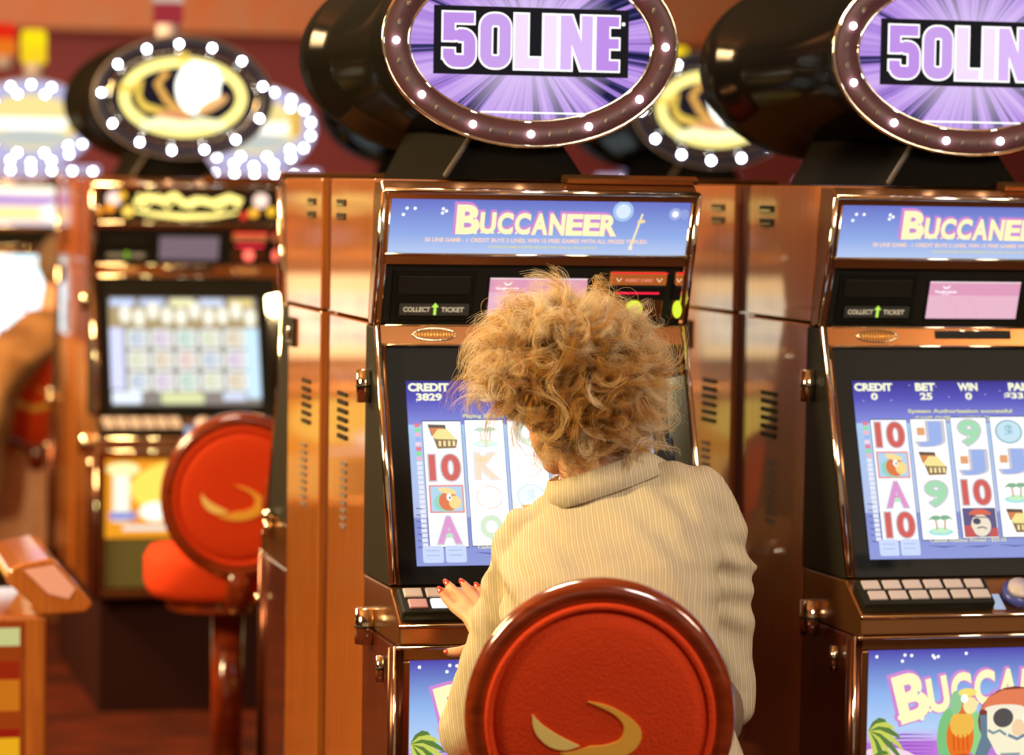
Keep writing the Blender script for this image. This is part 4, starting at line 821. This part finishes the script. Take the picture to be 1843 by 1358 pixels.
limb(jk, [P(950, 985, 4.995), P(930, 1040, 4.985), P(912, 1100, 4.98), P(890, 1180, 4.985), P(862, 1270, 5.0), P(852, 1310, 5.01)], [.058, .053, .052, .053, .052, .058], JK)
limb(jk, [P(852, 1310, 5.01), P(864, 1225, 5.16), P(874, 1168, 5.275)], [.058, .043, .034], JK)
for c, r_ in (((905, 1012), .024), ((888, 1030), .020), ((1347, 1022), .012)): jk.ball(P(c[0]+4, c[1], 4.965), r_, JK, 14)     # puckered sleeve head
# folds
jkf = merged(jk, 'jacket', JK, .0065, person, smooth=5)
me = jkf.data; n = len(me.vertices); co = np.empty(n*3); me.vertices.foreach_get('co', co); co = co.reshape(-1, 3); no = np.empty(n*3); me.vertex_normals.foreach_get('vector', no); no = no.reshape(-1, 3)
R0 = np.array(r0); a_ = co@R0; z_ = co[:, 2]; wv = .0035*np.sin(a_*52+z_*30+2*np.sin(z_*17))*np.sin(z_*24+a_*19)+.0022*np.sin(z_*75+a_*60+3*np.sin(a_*21))
el = np.array(P(905, 1050, 4.9)); dd = np.linalg.norm(co-el, axis=1); wv += .0060*np.exp(-(dd/.09)**2)*np.sin(((co-el)@(R0*.75+np.array([0, 0, .65])))*150)
el = np.array(P(1335, 1040, 4.9)); dd = np.linalg.norm(co-el, axis=1); wv += .0045*np.exp(-(dd/.09)**2)*np.sin(z_*130+a_*30)
me.vertices.foreach_set('co', (co+no*wv[:, None]).ravel()); me.update()
# collar: band standing round the neck with a turned-down fall, and the lapels
CL = MB(); n = 36; upr, low, low2, upr2 = [], [], [], []
cb, ct = P(1090, 868, 4.985), P(1072, 836, 5.0)
for k in range(n+1):
    t = R(-218+256*k/n); a = r0*math.cos(R(20))+Z*math.sin(R(20)); o = a*math.cos(t)+f0*math.sin(t)
    fall = .034*(1+.15*math.sin(t*3))
    pu = ct+a*math.cos(t)*.082+f0*math.sin(t)*.068-f0*.0; pl = cb+a*math.cos(t)*.114+f0*math.sin(t)*.098-Z*.010+Z*(.016*max(0, math.sin(t)))
    upr.append(pu); low.append(pl); low2.append(pl-(o)*.004-Z*.001); upr2.append(pu-o*.005)
v = upr+low+low2+upr2; N_ = n+1; fs = []
for i in range(n):
    for a, b in ((0, 1), (1, 2), (2, 3), (3, 0)): fs.append((a*N_+i, a*N_+i+1, b*N_+i+1, b*N_+i))
fs += [(0, N_, 2*N_, 3*N_), (n, N_+n, 2*N_+n, 3*N_+n)]
CL.add(v, fs, JK, True); col = CL.build('collar', person)
u = MB(); a, b, c, d = P(990, 905, 4.97), P(938, 909, 5.03), P(952, 930, 5.02), P(1000, 935, 5.0)
u.add([a, b, c, d]+[p+f0*.006 for p in (a, b, c, d)], [(0, 1, 2, 3), (4, 5, 6, 7), (0, 1, 5, 4), (1, 2, 6, 5), (2, 3, 7, 6), (3, 0, 4, 7)], JK); u.build('lapel', person)
# trousers and shoes
tr = MB(); TRM = pbr('taupe_trousers', (120, 100, 80), .85)
tr.ball((HLt+HRt)/2, (.19, .14, .115), TRM, 24)
for h_, k_, an in legs: limb(tr, [h_, k_, an+Z*.05], [.092, .072, .062], TRM)
merged(tr, 'trousers', TRM, .010, person, smooth=4)
for h_, k_, an in legs:
    u = MB(); u.ball(an-Z*.095+Vector((0, .05, 0)), (.045, .12, .045), pbr('brown_leather', (70, 40, 26), .3), 20); u.build('shoe', person)
# hair: loose curls in locks over a soft inner mass
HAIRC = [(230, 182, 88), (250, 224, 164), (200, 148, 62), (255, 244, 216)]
def hair_mat(name, col, tr_=.5):
    m = bpy.data.materials.new(name); m.use_nodes = True; nt = m.node_tree; N = nt.nodes; L = nt.links; b = N['Principled BSDF']
    b.inputs['Base Color'].default_value = lin(col); b.inputs['Roughness'].default_value = .42; b.inputs['Specular IOR Level'].default_value = .35
    t = N.new('ShaderNodeBsdfTranslucent'); t.inputs[0].default_value = lin(col); mx = N.new('ShaderNodeMixShader'); mx.inputs[0].default_value = tr_
    L.new(b.outputs[0], mx.inputs[1]); L.new(t.outputs[0], mx.inputs[2]); L.new(mx.outputs[0], N['Material Output'].inputs[0]); return m
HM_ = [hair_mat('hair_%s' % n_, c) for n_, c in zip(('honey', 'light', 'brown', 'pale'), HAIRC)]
# envelope of the hairdo around the skull, as seen: wide at upper left, round top, lobes at right, short at the nape
Rt, Up, Fd = np.array(r0), np.array([0, 0, 1.]), np.array(f0)
hc = np.array(P(1022, 668, 5.0))
mpx = 5.0/F_PX
def sil(ang):                                       # silhouette radius in px by direction (0 = right, 90 = up)
    A_ = [0, 20, 45, 70, 90, 110, 135, 155, 170, 185, 200, 215, 235, 250, 270, 290, 305, 320, 340, 360]
    V_ = [178, 178, 170, 160, 154, 154, 172, 186, 190, 188, 160, 138, 160, 182, 184, 184, 198, 216, 200, 178]
    return np.interp(ang % 360, A_, V_)
def hair(o_name, nlock, per):
    V, Fc, MI = [], [], []; face_ = np.array(face); skull = np.array(HC)
    S_, Fa, Hu = np.array(side), np.array(face), np.array(hup); base = 0
    def strand(P0, r1, mi, pale=True):
        nonlocal base
        K = len(P0); T = np.gradient(P0, axis=0); T /= np.linalg.norm(T, axis=1)[:, None]+1e-9
        ref = np.array([.3, .5, .81]); B = np.cross(T, ref); B /= np.linalg.norm(B, axis=1)[:, None]+1e-9; Cc = np.cross(T, B)
        rad = r1*(1-.75*np.linspace(0, 1, K)**2)[:, None]
        for a in (0, 2.094, 4.189): V.append(P0+(B*math.cos(a)+Cc*math.sin(a))*rad)
        for k in range(K-1):
            for a in range(3):
                b = (a+1) % 3; Fc.append((base+a*K+k, base+b*K+k, base+b*K+k+1, base+a*K+k+1)); MI.append(mi if (k < K*.55 or not pale) else (1, 3, 1, 3)[mi])  # tips of outline locks paler, glow of the lit rim put into colour
        base += 3*K
    L = 0
    while L < nlock:
        d = rng.normal(size=3); d /= np.linalg.norm(d)
        # keep the face free: direction in head axes
        lx, ly, lz = d@S_, d@Fa, d@Hu
        if ly > .50 and lz < .55: continue
        if ly > .22 and lz < .0 and lx < 0 and rng.random() < .85: continue
        if lz < (-.95 if ly < -.1 else -.55): continue
        if lz < -.6 and rng.random() < .35: continue
        L += 1
        root = skull+S_*lx*.076+Fa*ly*.094+Hu*lz*.100
        rx, rz_, ry = d@Rt, d@Up, d@Fd
        ang = math.degrees(math.atan2(rz_, rx)); Rs = sil(ang)*mpx
        q = math.hypot(rx, rz_); depth = .150
        # target point on the outer envelope
        tip = hc+Rt*(rx/(q+1e-6))*Rs*q**.8+Up*(rz_/(q+1e-6))*Rs*q**.8+Fd*ry*depth
        fill = rng.uniform(.72, 1.02) if rng.random() < .8 else rng.uniform(.5, .8); tip = root+(tip-root)*fill
        ax = tip-root; ln = np.linalg.norm(ax); ax /= ln
        swirl = np.cross(ax, rng.normal(size=3)); swirl /= np.linalg.norm(swirl); sw2 = np.cross(ax, swirl)
        K = 13; t = np.linspace(0, 1, K); turns = rng.uniform(.6, 1.6); ph = rng.uniform(0, 6.28); cr_ = rng.uniform(.010, .023)*min(1.2, ln/.06+.3)
        bendv = rng.normal(size=3)*.016+np.array([0, 0, -.012])
        tg = np.cross(ax, Fd*rng.choice([-1., 1.])+rng.normal(size=3)*.8); tg /= np.linalg.norm(tg); tl = rng.uniform(.014, .040)
        g = root+np.outer(1-(1-t)**1.9, ax*ln)+np.outer(t**2.4, tg*tl-ax*tl*.35)+np.outer(t*t, bendv)+(np.cos(ph+turns*6.28*t)-math.cos(ph))[:, None]*swirl*cr_*(t[:, None]**.7)+(np.sin(ph+turns*6.28*t)-math.sin(ph))[:, None]*sw2*cr_*(t[:, None]**.7)
        # tip hook
        hk = rng.uniform(.3, 1.0)*.016; g += np.outer(np.clip(t-.7, 0, 1)**1.5*6, swirl*hk)
        mi0 = rng.choice([0, 1, 2, 3], p=([.40, .28, .12, .20] if q > .62 else [.50, .12, .35, .03]))  # paler locks around the outline: light through the hair put into colour
        for s_ in range(per):
            off = rng.normal(size=3)*.0062; sp = (.95-.55*np.sin(t*2.6))[:, None]
            f_ = rng.uniform(.8, 1.08); kk = K
            gg = root+(g-root)*f_
            wob = (np.sin(t*rng.uniform(5, 11)+rng.uniform(0, 6))*.0022)[:, None]*rng.normal(size=3)
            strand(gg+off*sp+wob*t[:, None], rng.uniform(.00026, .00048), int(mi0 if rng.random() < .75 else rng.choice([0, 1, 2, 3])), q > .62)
    # flyaways
    for _ in range(200):
        ang = rng.uniform(0, 2*math.pi); 
        if 195 < math.degrees(ang) < 300: continue
        Rs = sil(math.degrees(ang))*mpx; dv = Rt*math.cos(ang)+Up*math.sin(ang); s0 = hc+dv*Rs*rng.uniform(.7, .93)+Fd*rng.normal()*.05
        t = np.linspace(0, 1, 12)[:, None]; tang = np.cross(dv, Fd)*rng.choice([-1, 1]); rr_ = rng.uniform(.008, .022); th = t*rng.uniform(2.2, 4.8)
        p_ = s0+dv*np.sin(th)*rr_*1.2+tang*(1-np.cos(th))*rr_+Fd*t*rng.normal()*.01+dv*t*.006
        strand(p_, rng.uniform(.0002, .00032), 3 if rng.random() < .6 else 1)
    V_ = np.vstack(V); me = bpy.data.meshes.new(o_name); me.from_pydata(V_.tolist(), [], Fc)
    for m in HM_: me.materials.append(m)
    me.polygons.foreach_set('material_index', MI); me.polygons.foreach_set('use_smooth', [True]*len(Fc)); me.update()
    o = bpy.data.objects.new(o_name, me); C.objects.link(o); o.parent = person; return o
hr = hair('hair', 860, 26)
u = MB(); u.ball(HC+hup*.012-face*.014, (.086, .094, .100), HM_[2], 32, HM); u.build('hair_roots', hr)
# --- the person in tan at the left edge
b2 = MB(); bx = P(62, 800, 11.6); S2 = lambda px, py, D: P(px, py, D)
b2.rings([ering(S2(64, 980, 11.55), .17, .12), ering(S2(64, 800, 11.55), .15, .10), ering(S2(70, 660, 11.6), .16, .09), ering(S2(84, 600, 11.62), .11, .07), ering(S2(92, 560, 11.65), .06, .055)], SKIN)
limb(b2, [S2(95, 570, 11.65), S2(104, 520, 11.68)], [.055, .055], SKIN); hc2 = S2(112, 480, 11.7); b2.ball(hc2, (.075, .095, .11), SKIN, 24)
a0, e0, w0 = S2(20, 660, 11.6), S2(10, 800, 11.62), S2(36, 815, 11.85); a1, e1, w1_ = S2(140, 640, 11.6), S2(150, 790, 11.65), S2(130, 815, 11.88)
for tri in ((a0, e0, w0), (a1, e1, w1_)):
    limb(b2, tri, [.05, .04, .03], SKIN)
    for i in range(4): limb(b2, [tri[2]+r0*(.012*i-.018), tri[2]+f0*.08+r0*(.02*i-.03)], [.011, .008], SKIN, 8)
    limb(b2, [tri[2], tri[2]+f0*.04+r0*.04], [.012, .009], SKIN, 8)
for px in (40, 110):
    h_ = S2(px, 930, 11.55); h_.z = .72; k_ = Vector((h_.x, 11.83, .64)); an = Vector((h_.x, 11.78, .12)); limb(b2, [h_, k_, an, an+Vector((0, .10, -.06))], [.08, .055, .04, .035], SKIN)
p2 = merged(b2, 'person', SKIN, .010, smooth=3); tag(p2, 'blurred seated person in a tan jacket at the left edge, seen from behind', 'person')
TAN = noise_mat('tan_jacket', (138, 96, 52), (192, 144, 92), .9, 6, .3); j2 = MB()
j2.rings([ering(S2(-62, 895, 11.22), .13, .16), ering(S2(-56, 800, 11.22), .135, .17), ering(S2(-36, 710, 11.26), .14, .18), ering(S2(8, 645, 11.34), .155, .18), ering(S2(84, 590, 11.5), .15, .13), ering(S2(100, 556, 11.6), .10, .09)], TAN)
for tri in ((a0, e0, w0), (a1, e1, w1_)): limb(j2, [tri[0], tri[1], tri[1]+(tri[2]-tri[1])*.8], [.07, .062, .05], TAN)
limb(j2, [S2(90, 590, 11.58), a0], [.07, .07], TAN); limb(j2, [S2(90, 590, 11.58), a1], [.07, .07], TAN)
merged(j2, 'jacket', TAN, .012, p2, smooth=4)
h2 = MB(); h2.ball(hc2-f0*.02+Z*.02, (.09, .10, .11), pbr('grey_hair', (120, 96, 74), .8), 24); h2.build('hair', p2)
t2 = MB(); 
for px in (40, 110):
    h_ = S2(px, 930, 11.55); h_.z = .72; k_ = Vector((h_.x, 11.83, .64)); limb(t2, [h_, k_, Vector((h_.x, 11.78, .15))], [.10, .075, .065], pbr('dark_trousers', (30, 20, 18), .9))
merged(t2, 'trousers', MC['dark_trousers'], .012, p2, smooth=3)
